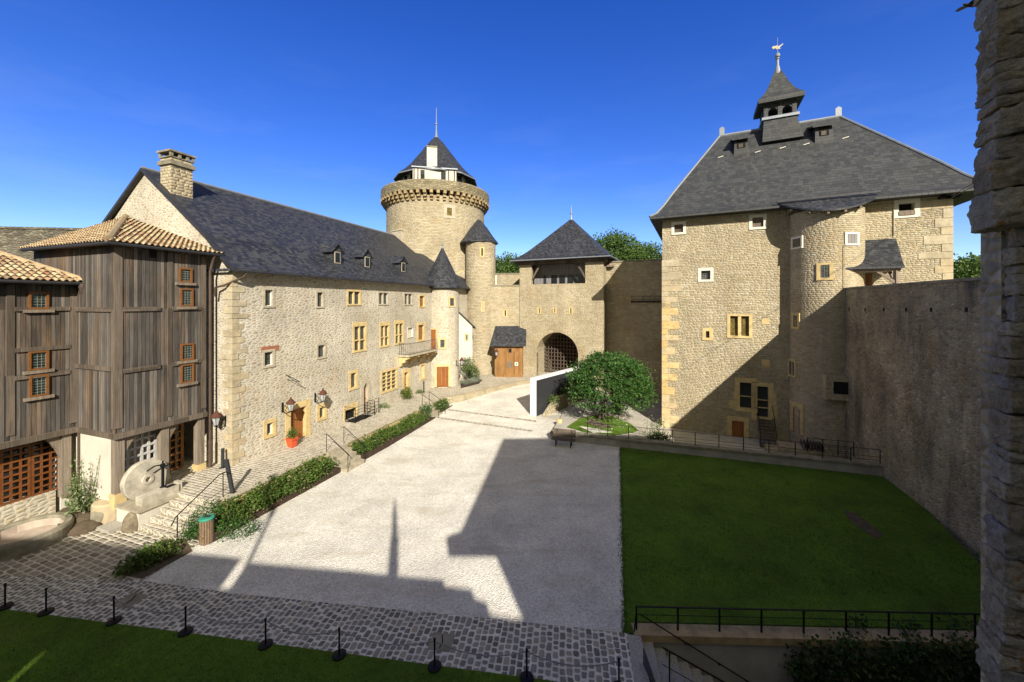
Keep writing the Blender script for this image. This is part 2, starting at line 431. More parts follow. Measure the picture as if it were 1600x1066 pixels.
M['binwood'] = plain('brown bin slats', (.20, .135, .085), .7, 0, .35, 9)
M['soil'] = plain('dry brown soil', (.10, .075, .05), .95, 0, .5, 4, .03)
M['mulch'] = plain('dark mulch', (.055, .035, .025), .95, 0, .5, 9, .03)
M['bark'] = plain('grey brown bark', (.085, .068, .05), .95, 0, .5, 6, .03)
M['pinkstone'] = plain('pinkish basin stone', (.42, .345, .28), .85, 0, .25, 2.5, .01)
M['oldstone'] = plain('mossy old stone', (.25, .225, .165), .92, 0, .55, 2.2, .03)
M['millstone'] = plain('worn millstone', (.43, .39, .31), .92, 0, .45, 3.0, .03)
M['boulder'] = plain('brown boulder', (.19, .155, .105), .95, 0, .7, 4.0, .04)
M['glasslamp'] = None
M['gold'] = plain('gilded copper', (.40, .35, .24), .7, .0, .2, 6)
M['bird'] = plain('black feathers', (.012, .012, .014), .5, 0, .2, 8)
M['petal'] = plain('white petals', (.75, .74, .68), .7, 0, .1, 8)
def _glass(name, base, line, step, wid, rough=.12):
    t = NT(name); uv = t.uv(); s = t.sep(uv)
    f = [t.math('FRACT', t.math('DIVIDE', q, step)) for q in s[:2]]
    l = t.math('MAXIMUM', t.math('LESS_THAN', f[0], wid), t.math('LESS_THAN', f[1], wid))
    cell = t.white(t.comb(t.math('FLOOR', t.math('DIVIDE', s[0], step)), t.math('FLOOR', t.math('DIVIDE', s[1], step))))
    col = t.mix(l, t.mix(1.0, base, t.ramp(cell, [(0, .5), (1, 1.6)]), 'MULTIPLY'), line)
    t.b.inputs['Specular IOR Level'].default_value = .5
    hb = t.n('ShaderNodeBump'); hb.inputs['Distance'].default_value = .004
    t.l(t.math('ADD', cell, l), hb.inputs['Height']); t.l(hb.outputs[0], t.b.inputs['Normal'])
    return t.done(col, t.math('ADD', t.math('MULTIPLY', l, .5), rough))
M['glass'] = _glass('leaded dark glass', (.030, .036, .036), (.15, .145, .13), .13, .13)
M['glassgreen'] = _glass('leaded greenish glass', (.016, .026, .022), (.20, .205, .185), .11, .17)
M['glassyellow'] = _glass('leaded yellow glass', (.14, .10, .02), (.05, .045, .035), .11, .14)
M['glassplain'] = _glass('plain dark glass', (.020, .024, .028), (.02, .024, .028), 3.0, .0)
t = NT('clear lantern glass'); t.b.inputs['Alpha'].default_value = 1.0
M['glasslamp'] = t.done((.36, .37, .37), .15)
# tiles: one random colour per tile, carried by a constant UV on each tile
t = NT('roman clay tiles'); uv = t.uv(); r = t.white(uv)
col = t.ramp(r, [(0, (.27, .125, .07)), (.14, (.37, .215, .12)), (.35, (.46, .36, .205)), (.62, (.52, .445, .28)), (.8, (.38, .295, .175)), (.92, (.24, .135, .085)), (1, (.15, .11, .085))])
g = t.noise(t.pos(), 9, 4); col = t.mix(.6, col, t.ramp(g, [(.25, .5), (.75, 1.25)]), 'MULTIPLY')
M['tiles'] = t.done(col, .85)
# ground covers
t = NT('pale court gravel'); uv = t.uv()
g = t.noise(uv, 26, 3, .8); v = t.vor(uv, 'F1', 1.0, scale=26, out='Color')
col = t.ramp(t.sep(v)[0], [(0, (.56, .525, .45)), (.5, (.75, .715, .635)), (1, (.86, .825, .74))])
big = t.noise(uv, .55, 6, .65)
col = t.mix(.7, col, t.ramp(big, [(.30, .72), (.62, 1.1)]), 'MULTIPLY')
tr = t.noise(t.mapv(uv, (.5, 1.6, 1)), .7, 5, .6)
col = t.mix(t.ramp(tr, [(.54, 0.0), (.72, .6)]), col, (.50, .43, .32))
t.bump(t.math('ADD', t.vor(uv, 'F1', 1.0, scale=26), t.math('MULTIPLY', g, .6)), .035)
M['gravel'] = t.done(col, .95)
def setts(name, w, h, rot, rnd, cols, mortar, joint, dist=.06, bump=.03):
    t = NT(name); uv = t.uv(1, 1, rot)
    d = t.distort(uv, 2.2, dist)
    e, c = cells(t, t.mapv(d, (1/w, 1/h, 1)), 4.5, rnd)
    g = t.noise(uv, 11, 4, .65)
    col = t.mix(.5, t.ramp(c, cols), t.ramp(g, [(.2, .45), (.8, 1.25)]), 'MULTIPLY')
    big = t.noise(uv, .45, 5, .6)
    jw = t.math('ADD', e, t.math('MULTIPLY', t.math('SUBTRACT', big, .5), joint*.9))
    jw = t.math('ADD', jw, t.math('MULTIPLY', t.math('SUBTRACT', g, .5), joint*.5))
    m = t.ramp(jw, [(joint*.75, 0.0), (joint*1.2, 1.0)])
    mc = t.mix(.6, mortar, t.ramp(t.noise(uv, 3.0, 4, .6), [(.25, .55), (.7, 1.15)]), 'MULTIPLY')
    col = t.mix(m, mc, col)
    col = t.mix(.45, col, t.ramp(big, [(.3, .6), (.7, 1.2)]), 'MULTIPLY')
    t.bump(t.math('ADD', t.ramp(e, [(0, 0.0), (.30, 1.0)]), t.math('MULTIPLY', g, .25)), bump)
    return t.done(col, .8)
M['cobble'] = setts('cobble setts with pale joints', .205, .175, R(8)+PI/2, .35, [(0, (.15, .14, .12)), (.5, (.25, .232, .195)), (.85, (.32, .295, .235)), (1, (.40, .34, .24))], (.70, .655, .56), .12, .10)
M['flags'] = setts('worn stone paving', .36, .20, R(19), .4, [(0, (.22, .19, .14)), (.5, (.31, .275, .21)), (1, (.41, .365, .28))], (.64, .59, .49), .085, .05, .04)
M['terrace'] = setts('terrace setts', .22, .17, R(19), .4, [(0, (.31, .27, .20)), (.5, (.42, .37, .285)), (1, (.52, .47, .38))], (.62, .57, .47), .085)
M['step'] = plain('worn step stone', (.37, .325, .24), .9, 0, .4, 3, .015)
M['granite'] = plain('speckled granite step', (.37, .345, .29), .85, 0, .5, 28, .004)
def grass(name, a, b, c):
    t = NT(name); p = t.pos(); n1 = t.noise(p, 5, 5, .7); n2 = t.noise(p, .5, 4, .6); n3 = t.noise(p, 40, 3, .7)
    col = t.ramp(n1, [(.25, a), (.55, b), (.8, c)])
    col = t.mix(.8, col, t.ramp(n2, [(.3, .55), (.7, 1.35)]), 'MULTIPLY')
    col = t.mix(.8, col, t.ramp(n3, [(.25, .4), (.75, 1.5)]), 'MULTIPLY')
    n4 = t.noise(t.mapv(p, (.35, .9, 1)), .9, 5, .65)
    col = t.mix(t.ramp(n4, [(.60, 0.0), (.76, .55)]), col, (.13, .13, .03))
    t.bump(t.math('ADD', n3, n1), .05)
    return t.done(col, .9)
M['grass'] = grass('mown lawn', (.066, .140, .007), (.100, .185, .009), (.160, .215, .02))
M['meadow'] = grass('meadow', (.05, .08, .02), (.07, .10, .03), (.09, .11, .04))
M['blade'] = leaf('grass blades', [(0, (.06, .14, .012)), (.6, (.10, .19, .02)), (1, (.17, .21, .04))], .3)
M['treeleaf'] = leaf('dark green lime leaves', [(0, (.030, .085, .018)), (.5, (.055, .135, .030)), (.85, (.085, .17, .04)), (1, (.14, .18, .05))], .28, .4)
M['hedge'] = leaf('hedge leaves', [(0, (.045, .095, .015)), (.5, (.080, .145, .024)), (.85, (.115, .165, .032)), (1, (.19, .16, .06))], .3)
M['juniper'] = leaf('juniper green leaves', [(0, (.024, .075, .014)), (.6, (.045, .115, .022)), (1, (.075, .14, .032))], .25)
M['ivy'] = leaf('ivy leaves', [(0, (.020, .055, .012)), (.6, (.035, .080, .016)), (.9, (.06, .10, .02)), (1, (.12, .13, .03))], .25, .4)
M['hollyhock'] = leaf('pale hollyhock leaves', [(0, (.12, .17, .07)), (.6, (.20, .26, .12)), (1, (.32, .31, .17))], .35)
M['farleaf'] = leaf('woodland leaves', [(0, (.055, .11, .022)), (.5, (.09, .155, .034)), (1, (.13, .185, .05))], .3)
M['silver'] = leaf('silvery bedding leaves', [(0, (.16, .19, .14)), (1, (.34, .36, .28))], .3)
# ------------------------------------------------------------------ working planes
DA = (.3305, .9438); E2 = (.9018, -.4321)
FA = Fr((-13.88, 19.06), DA)                       # facade of the long residence
FB = Fr(FA.p(0, -.96, 0), DA)                      # timber gallery front
FH = Fr((11.8, 30.15), E2)                         # square house front
FG = Fr((2.7, 42.6), E2)                           # gatehouse front
TZ = .9                                            # terrace level
def opening(fr, r, root, glass='glass', sur='dressed', sw=.16, depth=.22, proud=.035, wood=None, mull=(), trans=(), cyl=False, holes=None, name='window', pane='pane', lintel=None, sill=None, mw=.10, arch=0, dark=None):
    "window or door: stone surround, set-back pane or leaf, frame, mullions"
    u0, u1, z0, z1 = r
    lintel = sw if lintel is None else lintel; sill = sw*.8 if sill is None else sill
    if holes is not None: holes.append((u0-sw*.5, u1+sw*.5, z0-max(sill, .04)*.5, z1+lintel*.5))
    b = MB(); vi = -.25 if cyl else -depth-.03; pv = .012 if cyl else -depth
    e = .004
    b.box(fr, u0-sw, u0, vi, proud, z0, z1); b.box(fr, u1, u1+sw, vi, proud, z0, z1)
    b.box(fr, u0-sw-e, u1+sw+e, vi, proud+e, z1, z1+lintel)
    if sill > 0: b.box(fr, u0-sw-e, u1+sw+e, vi, proud+.02, z0-sill, z0)
    if arch:
        n = 10; w = (u1-u0)/2; m = (u0+u1)/2
        for sd in (-1, 1):
            pts = []
            for k in range(n+1):
                a = PI/2*k/n
                if arch == 1: pts.append((m+sd*w*math.cos(a), z1-w+w*math.sin(a)))
                elif arch == 2:
                    a = math.acos(.5)*k/n; pts.append((m-sd*w+sd*2*w*math.cos(a), z1-w*1.74+2*w*math.sin(a)))
                else: pts.append((m+sd*w*math.cos(a), z1-w*arch+w*arch*math.sin(a)))
            poly = [fr.p(u, vi, z) for u, z in pts]+[fr.p(m+sd*w, vi, z1+.001)]
            b.prism(poly, fr.n*(proud-.006-vi))
    mat = M[sur] if isinstance(sur, str) else sur
    w = b.build(name, mat, root)
    p = MB(); p.box(fr, u0-sw*.4, u1+sw*.4, pv-.05, pv, z0-.02, z1+.03)
    p.build(pane, M[glass], w)
    if wood:
        q = MB(); t = .032 if wood == 'whitewood' else .055; a, c = pv, pv+.05
        q.box(fr, u0, u0+t, a, c, z0, z1); q.box(fr, u1-t, u1, a, c, z0, z1)
        q.box(fr, u0+t, u1-t, a, c-.003, z0, z0+t); q.box(fr, u0+t, u1-t, a, c-.003, z1-t, z1)
        q.build('frame', M[wood], w)
    if mull or trans:
        q = MB(); c = proud-.03 if not cyl else .05
        for f in mull: q.box(fr, u0+(u1-u0)*f-mw/2, u0+(u1-u0)*f+mw/2, pv-.01, c, z0, z1)
        for f in trans: q.box(fr, u0, u1, pv-.01, c-.01, z0+(z1-z0)*f-mw*.4, z0+(z1-z0)*f+mw*.4)
        q.build('mullion', mat, w)
    return w
def handle(fr, u, v, z, door):
    h = MB(); h.tube([fr.p(u, v-.02, z), fr.p(u, v+.05, z), fr.p(u+.1, v+.05, z)], .018, 6); h.build('handle', M['iron'], door)
def finial(c, z0, z1, root, r=.12, ball=.5, mat='lead'):
    h = z1-z0
    f = MB(); f.lathe((c[0], c[1], 0), [(r*1.7, z0), (r*.9, z0+h*.08), (r*.55, z0+h*.25), (r*.5, z0+h*ball), (r*.95, z0+h*ball+r*.4), (r*.95, z0+h*ball+r*1.1), (r*.35, z0+h*ball+r*1.6), (r*.2, z1-.02), (0, z1)], 10)
    return f.build('finial', M[mat], root)
# ================================================================== LONG RESIDENCE
res = thing('stone_residence', 'long three-storey rubble stone residence with a dark slate roof and small dormers', 'building', tuple(FA.p(10, -6.8, TZ)))
holes = []
L = 27.0
W = lambda *r, **k: opening(FA, FA.rect(*r), res, holes=holes, **{**dict(depth=.13, sw=.13), **k})
k1 = dict(sur='greystone', glass='glass', wood=None)
for r in ((413.8, 453, 425.3, 478), (495.5, 457, 504, 479), (413, 550, 426, 571.4), (496.7, 539.5, 507, 558)): W(*r, wood='whitewood' if r[0] < 420 else None, **{k: v for k, v in k1.items() if k != 'wood'})
W(544, 455.7, 562, 475, mull=(.5,), sur='dressed'); W(591.8, 458, 605.5, 475, mull=(.5,), sur='greystone'); W(632, 459.5, 643.4, 475.5, mull=(.5,), sur='greystone')
W(655.5, 462.7, 662.5, 479, glass='shed', pane='shutter')
for r in ((553.5, 510, 570.4, 547), (595, 509, 607, 540), (618, 506, 629.4, 536)): W(*r, mull=(.5,), trans=(.42,), lintel=.3, sw=.16, mw=.09)
W(548, 583, 556, 605.5, sw=.2); W(597, 580, 619, 609, mull=(.33, .67), trans=(.2, .4, .6, .8), sw=.18, mw=.07)
W(658, 570.5, 662.5, 591, sw=.2, glass='plaster', pane='shutter'); W(653.5, 508, 662, 531, sw=.22, glass='shed', pane='shutter')
W(416.7, 661, 426, 679, sw=.2, wood='whitewood'); W(499, 636.5, 506.3, 652.4, sw=.22)
W(637, 512, 645, 527, glass='plaster', pane='shutter', sur='plaster', sw=.05)
def plank_door(r, **k):
    a = list(FA.rect(*r)); a[2] = TZ-.02
    d = opening(FA, a, res, holes=holes, name='door', pane='leaf', sill=0, glass='brown', **k)
    handle(FA, a[0]+(a[1]-a[0])*.8, -.22, TZ+1.05, d)
    return d
plank_door((453.7, 638, 477.6, 687), sw=.34, lintel=.36)
plank_door((568, 599, 575, 640), sw=.28, sur='greystone', arch=2)
plank_door((631.6, 582, 637.4, 617), sw=.3)
cel = list(FA.rect(539, 639, 557, 669)); cel[2] = TZ-.02
opening(FA, cel, res, holes=holes, glass='dark', pane='opening', sill=0, sw=.12, lintel=.35, name='cellar_opening')
# walls: facade with real openings, gable, far end and back
b = MB()
b.wall(FA, 0, L, TZ-1.0, 10.72, holes, .34)
GP = [(0, 10.72), (-.87, 11.5), (-3.98, 13.85), (-6.82, 16.25), (-9.7, 13.9), (-12.8, 11.4), (-13.64, 10.72)]     # gable outline (v, z)
b.face([FA.p(0, v, z) for v, z in [(0, TZ-1), *GP, (-13.64, TZ-1)]])
b.face([FA.p(22, v, z) for v, z in [(0, TZ-1), *GP, (-13.64, TZ-1)]][::-1])
b.box(FA, 0.02, L, -13.64, -13.2, TZ-1, 10.7)
b.build('wall', M['facade'], res)
b = MB()                                            # quoins of the near corner, irregular courses
z = TZ; k = 0
random.seed(3)
while z < 10.3:
    h = random.uniform(.24, .38); l1, l2 = (random.uniform(.55, .8), random.uniform(.25, .4)) if k % 2 else (random.uniform(.25, .4), random.uniform(.5, .75))
    pr = random.uniform(.012, .035)
    b.box(FA, -pr, l1, -l2, pr, z+.012, z+h-.012); z += h; k += 1
b.build('quoin', M['bigstone'], res)
b = MB(); r0 = FA.rect(409.5, 541, 433, 549); b.box(FA, r0[0]-.05, r0[1]+.1, -.1, .02, r0[2], r0[3]); b.build('lintel', M['redlintel'], res)
PROF = [(0, 10.68), (.09, 11.0), (.18, 11.62), (.3, 12.5), (1, 16.4)]
b = MB(); b.hip(FA, -.22, 22.05, .48, -14.12, -.22, 22.05, -6.82, PROF, gable0=True, gable1=True, soffit=False)
for v0, v1 in ((.47, -.2), (-14.1, -13.5)): b.face([FA.p(-.2, v0, 10.55), FA.p(22, v0, 10.55), FA.p(22, v1, 10.62), FA.p(-.2, v1, 10.62)])
roof = b.build('roof', M['slate'], res)
for uu in (-.24, 22.03):                           # slate verge of both gables
    b = MB()
    pr = [(.48, 10.68), *[(.48-(.48+6.82)*f, z) for f, z in PROF[1:]]]
    pl = [(-14.12, 10.68), *[(-14.12+(14.12-6.82)*f, z) for f, z in PROF[1:]]]
    for P in (pr, pl):
        for (va, za), (vb, zb) in zip(P, P[1:]): b.hexa([FA.p(uu, va, za-.16), FA.p(uu+.26, va, za-.16), FA.p(uu+.26, vb, zb-.16), FA.p(uu, vb, zb-.16), FA.p(uu, va, za+.025), FA.p(uu+.26, va, za+.025), FA.p(uu+.26, vb, zb+.025), FA.p(uu, vb, zb+.025)])
    b.build('verge', M['zinc'], roof, recalc=True)
b = MB(); b.tube([FA.p(-.2, -6.82, 16.42), FA.p(22, -6.82, 16.42)], .10, 8); b.build('ridge_cap', M['lead'], roof)
b = MB(); b.tube([FA.p(-.15, .52, 10.56), FA.p(27, .52, 10.56)], .06, 6); b.build('gutter', M['zinc'], res)
b = MB()                                            # lower roof towards the keep
b.hip(FA, 22.07, 28.0, .44, -10, 22.07, 26.2, -4.6, [(0, 10.66), (.1, 11.0), (.25, 11.8), (1, 14.5)], gable0=True, soffit=True)
b.build('lower_roof', M['slate'], res)
b = MB(); b.wall(Fr(FA.p(27, 0, 0), (-DA[1], DA[0])), 0, 10, 0, 10.7); b.build('end_wall', M['facade'], res)
# chimney
b = MB(); b.box(FA, .1, 1.15, -5.75, -4.85, 12.5, 16.95)
ch = b.build('chimney', M['tower'], roof)
b = MB(); b.box(FA, 0, 1.25, -5.85, -4.75, 16.5, 16.72)
for u in (.04, .42, .8, 1.08):
    for v in (-5.82, -4.92): b.box(FA, u, u+.13, v, v+.14, 16.95, 17.18)
b.box(FA, -.02, 1.27, -5.88, -4.72, 17.18, 17.28)
b.box(FA, .04, 1.21, -5.8, -4.8, 16.9, 16.95)
b.build('chimney_cap', M['oldstone'], roof)
def zroof(v): # height of the front slope at v
    f = (.48-v)/(.48+6.82)
    for (a, za), (c, zc) in zip(PROF, PROF[1:]):
        if a <= f <= c: return za+(zc-za)*(f-a)/(c-a)
    return 16.4
# dormers of the long roof
for px, py in ((527, 401), (573.5, 408), (630, 413)):
    v = -1.3; z0 = zroof(v)
    for it in range(6):
        u = FA.u(px, v); zz = FA.z(px, py, v)
        v += (zroof(v)-zz)*-.5 if zroof(v) != zz else 0
        v = max(-3.5, min(-.3, v))
    v = max(-2.4, min(-.9, v)); u = FA.u(px, v); z0 = zroof(v)-.1
    w = .45; hh = 1.0; dp = 2.2
    b = MB(); b.prism([FA.p(u-w, v, z0), FA.p(u+w, v, z0), FA.p(u+w, v, z0+hh), FA.p(u, v, z0+hh+.38), FA.p(u-w, v, z0+hh)], FA.n*-dp)
    d = b.build('dormer', M['slate'], res)
    b = MB()
    for s in (-1, 1): b.prism([FA.p(u+s*(w+.14), v+.12, z0+hh-.16), FA.p(u, v+.12, z0+hh+.44), FA.p(u, v+.12, z0+hh+.54), FA.p(u+s*(w+.2), v+.12, z0+hh-.14)], FA.n*-(dp+.1))
    b.build('dormer_roof', M['slate'], d, recalc=True)
    b = MB(); b.box(FA, u-.27, u+.27, v, v+.03, z0+.14, z0+hh-.06); b.build('frame', M['greystone'], d)
    b = MB(); b.box(FA, u-.21, u+.21, v+.02, v+.04, z0+.2, z0+hh-.11); b.build('pane', M['glassplain'], d)
# stair turret at the far end
TC = FA.p(20.25, .3, 0); TR = 1.62
b = MB(); b.lathe(TC, [(TR, -.2), (TR, 10.65)], 40); b.build('turret_wall', M['facade'], res)
b = MB(); b.lathe(TC, [(TR+.02, 10.3), (2.02, 10.42), (2.02, 10.52), (1.72, 11.0), (1.3, 11.9), (.06, 14.45), (0, 14.5)], 40); tr = b.build('turret_roof', M['slate'], res)
finial(TC, 14.35, 15.3, tr, .1, .3)
def cyl_open(c, r, rect, root, **k):
    x0, y0, x1, y1 = rect
    a, _ = cyl_hit(c, r, (x0+x1)/2, (y0+y1)/2); a0, _ = cyl_hit(c, r, x0, y0); a1, _ = cyl_hit(c, r, x1, y0)
    n = V((math.cos(a), math.sin(a)))
    fr = Fr((c[0]+n.x*r, c[1]+n.y*r), (-n.y, n.x))
    w = abs((a1-a0+PI) % (2*PI)-PI)*r/2
    _, zt = cyl_hit(c, r, (x0+x1)/2, y0); _, zb = cyl_hit(c, r, (x0+x1)/2, y1)
    return opening(fr, (-w, w, zb, zt), root, cyl=True, **k), fr, w, zb
cyl_open(TC, TR, (703, 466, 709, 478), res, sw=.14); cyl_open(TC, TR, (688, 531, 694.5, 543), res, sw=.16)
d, fr, w, zb = cyl_open(TC, TR, (682.6, 573, 700.5, 604.5), res, sw=.2, name='door', pane='leaf', glass='brown', sill=0); handle(fr, w*.6, .03, zb+1.0, d)
d, fr, w, zb = cyl_open(TC, TR, (671.5, 515, 681, 546), res, sw=.12, name='door', pane='leaf', glass='brown', sill=0)
# balcony on four stone brackets
ub0, ub1 = FA.u(630, .5), FA.u(676, .5); zb = FA.z(650, 551, .5)
b = MB(); b.box(FA, ub0, ub1, .02, 1.05, zb-.14, zb); bal = b.build('balcony', M['greystone'], res)
b = MB()
n = 22
for k in range(n+1):
    u = ub0+.05+(ub1-ub0-.1)*k/n; b.tube([FA.p(u, 1.0, zb), FA.p(u+.03, 1.04, zb+.4), FA.p(u, 1.0, zb+.95)], .013, 5)
for k in range(5): b.tube([FA.p(ub0+.05, .2*k+.1, zb), FA.p(ub0+.05, .2*k+.1, zb+.95)], .013, 5)
for z in (.08, .95): b.tube([FA.p(ub0+.05, .05, zb+z), FA.p(ub0+.05, 1.0, zb+z), FA.p(ub1-.05, 1.0, zb+z)], .022, 5)
b.build('railing', M['irongrey'], bal)
for k in range(4):
    u = ub0+.12+(ub1-ub0-.4)*k/3
    b = MB(); b.prism([FA.p(u, .01, zb-.14), FA.p(u, .95, zb-.14), FA.p(u, .95, zb-.3), FA.p(u, .6, zb-.42), FA.p(u, .55, zb-.62), FA.p(u, .25, zb-.72), FA.p(u, .2, zb-.95), FA.p(u, .01, zb-1.0)], FA.d*.24)
    b.build('bracket', M['dressed'], bal, recalc=True)
# rainwater pipe from the gutter end to the gallery
b = MB(); b.tube([FA.p(.35, .5, 10.5), FA.p(.3, .42, 10.3), FA.p(-.2, -.3, 9.85), FA.p(-.32, -.72, 9.75), FA.p(-.33, -.78, 9.3)], .055, 8); b.build('downpipe', M['pipe'], res)
# wrought iron sign bracket on the facade
b = MB(); s = (FA.u(446, 0), FA.z(446, 592)); b.tube([FA.p(s[0], 0, s[1]+.25), FA.p(s[0]+.5, .55, s[1]-.25)], .02, 5); b.tube([FA.p(s[0]+.1, 0, s[1]-.05), FA.p(s[0]+.5, .55, s[1]-.25)], .015, 5); b.build('iron_bracket', M['iron'], res)
# ================================================================== TIMBER GALLERIES
def tile_plane(b, poly, w=.21, l=.34):
    "half-round tiles laid over a roof plane; poly[0]->poly[1] is the eave"
    o = poly[0]; x = (poly[1]-poly[0]).normalized()
    n = V((0, 0, 0))
    for i in range(1, len(poly)-1): n += (poly[i]-o).cross(poly[i+1]-o)
    n.normalize(); n = n if n.z > 0 else -n
    y = n.cross(x)
    if (poly[2]-o).dot(y) < 0: y = -y
    P2 = [((p-o).dot(x), (p-o).dot(y)) for p in poly]
    def inside(a, c):
        r = False
        for i in range(len(P2)):
            (x0, y0), (x1, y1) = P2[i], P2[i-1]
            if (y0 > c) != (y1 > c) and a < (x1-x0)*(c-y0)/(y1-y0)+x0: r = not r
        return r
    xs = [p[0] for p in P2]; ys = [p[1] for p in P2]
    b.face([p-n*.03 for p in (poly if (poly[1]-poly[0]).cross(poly[2]-poly[0]).z > 0 else poly[::-1])], [(.31, .77)]*len(poly))
    r = 0
    yy = -.06
    while yy < max(ys):
        xx = min(xs)
        while xx < max(xs):
            if inside(xx+w/2, yy+l*.45):
                for kind in (0, 1):
                    cx = xx+(w/2 if kind else 0); rr = w*.34
                    uvc = (random.random()*50, random.random()*50)
                    j = random.uniform(-.01, .01); lift = random.uniform(0, .012)
                    prof = []
                    for k in range(6):
                        a = PI*k/5
                        prof.append((math.cos(a)*rr, (math.sin(a)*rr*.95 if kind else -math.sin(a)*rr*.6+rr*.5)))
                    for (a0, h0), (a1, h1) in zip(prof, prof[1:]):
                        q = [o+x*(cx+a0*1.08+j)+y*yy+n*(h0+.045+lift), o+x*(cx+a1*1.08+j)+y*yy+n*(h1+.045+lift), o+x*(cx+a1*.92)+y*(yy+l*1.12)+n*(h1*.9+.005), o+x*(cx+a0*.92)+y*(yy+l*1.12)+n*(h0*.9+.005)]
                        if (q[1]-q[0]).cross(q[3]-q[0]).dot(n) < 0: q = q[::-1]
                        b.face(q, [uvc]*4, True)
            xx += w
        yy += l
def wood_window(fr, rect, root, glass='glassgreen', sill=True):
    u0, u1, z0, z1 = fr.rect(*rect)
    b = MB(); t = .07
    b.box(fr, u0, u0+t, -.04, .07, z0, z1); b.box(fr, u1-t, u1, -.04, .07, z0, z1); b.box(fr, u0+t, u1-t, -.04, .066, z0, z0+t); b.box(fr, u0+t, u1-t, -.04, .066, z1-t, z1)
    w = b.build('window', M['winwood'], root)
    b = MB(); b.box(fr, u0+t*.5, u1-t*.5, -.06, .012, z0+t*.5, z1-t*.5); b.build('pane', M[glass], w)
    if sill:
        b = MB(); b.box(fr, u0-.14, u1+.14, 0, .11, z0-.13, z0-.01); b.build('sill', M['palebeam'], w)
def lattice(fr, u0, u1, z0, z1, nu, nz, v, t, root, name, mat, th=.05, holes=True):
    b = MB()
    for k in range(nu+1):
        u = u0+(u1-u0)*k/nu; ww = t*(1.5 if k in (0, nu) else 1); b.box(fr, u-ww/2, u+ww/2, v-th, v, z0, z1)
    for k in range(nz+1):
        z = z0+(z1-z0)*k/nz; b.box(fr, u0, u1, v-th+.004, v-.004+(.012 if k % 2 else .008), z-t/2, z+t/2)
    return b.build(name, M[mat], root)
M['lightplinth'] = stone('lime washed plinth rubble', .3, .16, .8, [(0, (.50, .43, .31)), (.6, (.60, .53, .40)), (1, (.54, .43, .27))], (.62, .56, .45), (0, .2), .02, .3, None, .15)
M['oldplaster'] = plain('stained tan plaster', (.42, .34, .22), .9, 0, .35, 2, .006)
UB0, UB1 = -4.02, -.62; ZB, ZE = 3.66, 11.35
FL = Fr(FB.p(UB0, 0, 0), (-DA[1], DA[0]))           # left face of the gallery; u runs to the left
FL.n = -V((DA[0], DA[1], 0))
gal = thing('timber_gallery', 'tall grey timber gallery with a low tiled hip roof, against the long stone residence', 'building', tuple(FB.p(-2.3, -2, TZ)))
b = MB(); b.box(FB, UB0+.01, UB1, -.22, 0, ZB, ZE); b.box(FL, .23, 6.2, -.2, -.001, ZB, ZE); b.build('board_wall', M['wood'], gal)
for u, w in ((UB0+.0, .24), (UB1-.2, .2), (FB.u(262, 0), .17)):
    b = MB(); b.box(FB, u-.015, u+w, -.02, .035, ZB+.2, ZE-.04); b.build('post', M['beam'], gal)
b = MB(); b.box(FL, -.03, .2, -.02, .03, ZB+.2, ZE-.04); b.build('post', M['beam'], gal)
for fr, a, c, zz in ((FB, UB0+.25, FB.u(250, 0), FB.z(220, 483)), (FB, UB0+.25, FB.u(250, 0), FB.z(220, 576.5)), (FL, .22, 3.2, FB.z(182, 484)), (FL, .22, 3.2, FB.z(182, 577)), (FB, FB.u(262, 0)+.17, UB1-.22, FB.z(295, 482)), (FB, FB.u(262, 0)+.17, UB1-.22, FB.z(295, 566))):
    b = MB(); b.box(fr, a, c, -.02, .06, zz-.09, zz+.09); b.build('rail', M['beam'], gal)
b = MB(); b.box(FB, UB0-.06, UB1+.02, -.3, .10, ZB-.22, ZB+.01); b.box(FL, -.04, 3.0, -.28, .06, ZB-.2, ZB+.012); b.build('sill_beam', M['beam'], gal)
for r in ((279, 419, 299.5, 441.5), (280.5, 451, 301, 479), (281.5, 537, 302, 563), (281.5, 569, 302, 598)): wood_window(FB, r, gal)
r = FB.rect(233, 390, 244, 403); b = MB(); b.box(FB, *r[:2], -.05, .012, r[2], r[3]); b.build('vent', M['dark'], gal)
for u in (UB0+.02, FB.u(252, 0), UB1-.34):          # posts of the open ground floor with curved braces
    b = MB(); b.box(FB, u, u+.3, -.32, -.02, TZ+.28, ZB-.22); b.prism([FB.p(u+.3, -.28, ZB-.22), FB.p(u+.3, -.28, ZB-1.15), FB.p(u+.42, -.28, ZB-.75), FB.p(u+.62, -.28, ZB-.42), FB.p(u+.7, -.28, ZB-.22)] if u < UB0+.5 or u > -2.6 and u < -1.5 else [FB.p(u, -.28, ZB-.22), FB.p(u, -.28, ZB-.24), FB.p(u+.1, -.28, ZB-.22)], FB.n*.2)
    p = b.build('ground_post', M['palebeam'], gal, recalc=True)
    b = MB(); b.box(FB, u-.04, u+.35, -.36, .03, TZ-.3, TZ+.28); b.build('stone_foot', M['dressed'], p)
b = MB(); b.box(FL, .28, 3.2, -.3, -.06, -.3, ZB-.2); b.build('plaster_wall', M['plaster'], gal)
b = MB(); b.lathe(FL.p(.75, -.25, 0), [(.62, -.2), (.60, .72), (.54, .80), (.1, .84)], 20); b.build('plinth', M['oldplaster'], gal)
b = MB(); b.box(FB, UB0, -.02, -3.4, -3.2, TZ-.2, ZB); b.build('back_wall', M['facade'], gal)
um = FB.u(254, -.4)
lattice(FB, UB0+.36, um, TZ+.1, ZB-.25, 6, 7, -.42, .09, gal, 'pale_lattice', 'latticewhite', .07)
lw = lattice(FB, um+.2, um+1.25, TZ+.05, ZB-.25, 4, 7, -1.2, .085, gal, 'lattice_door', 'latticeochre', .06)
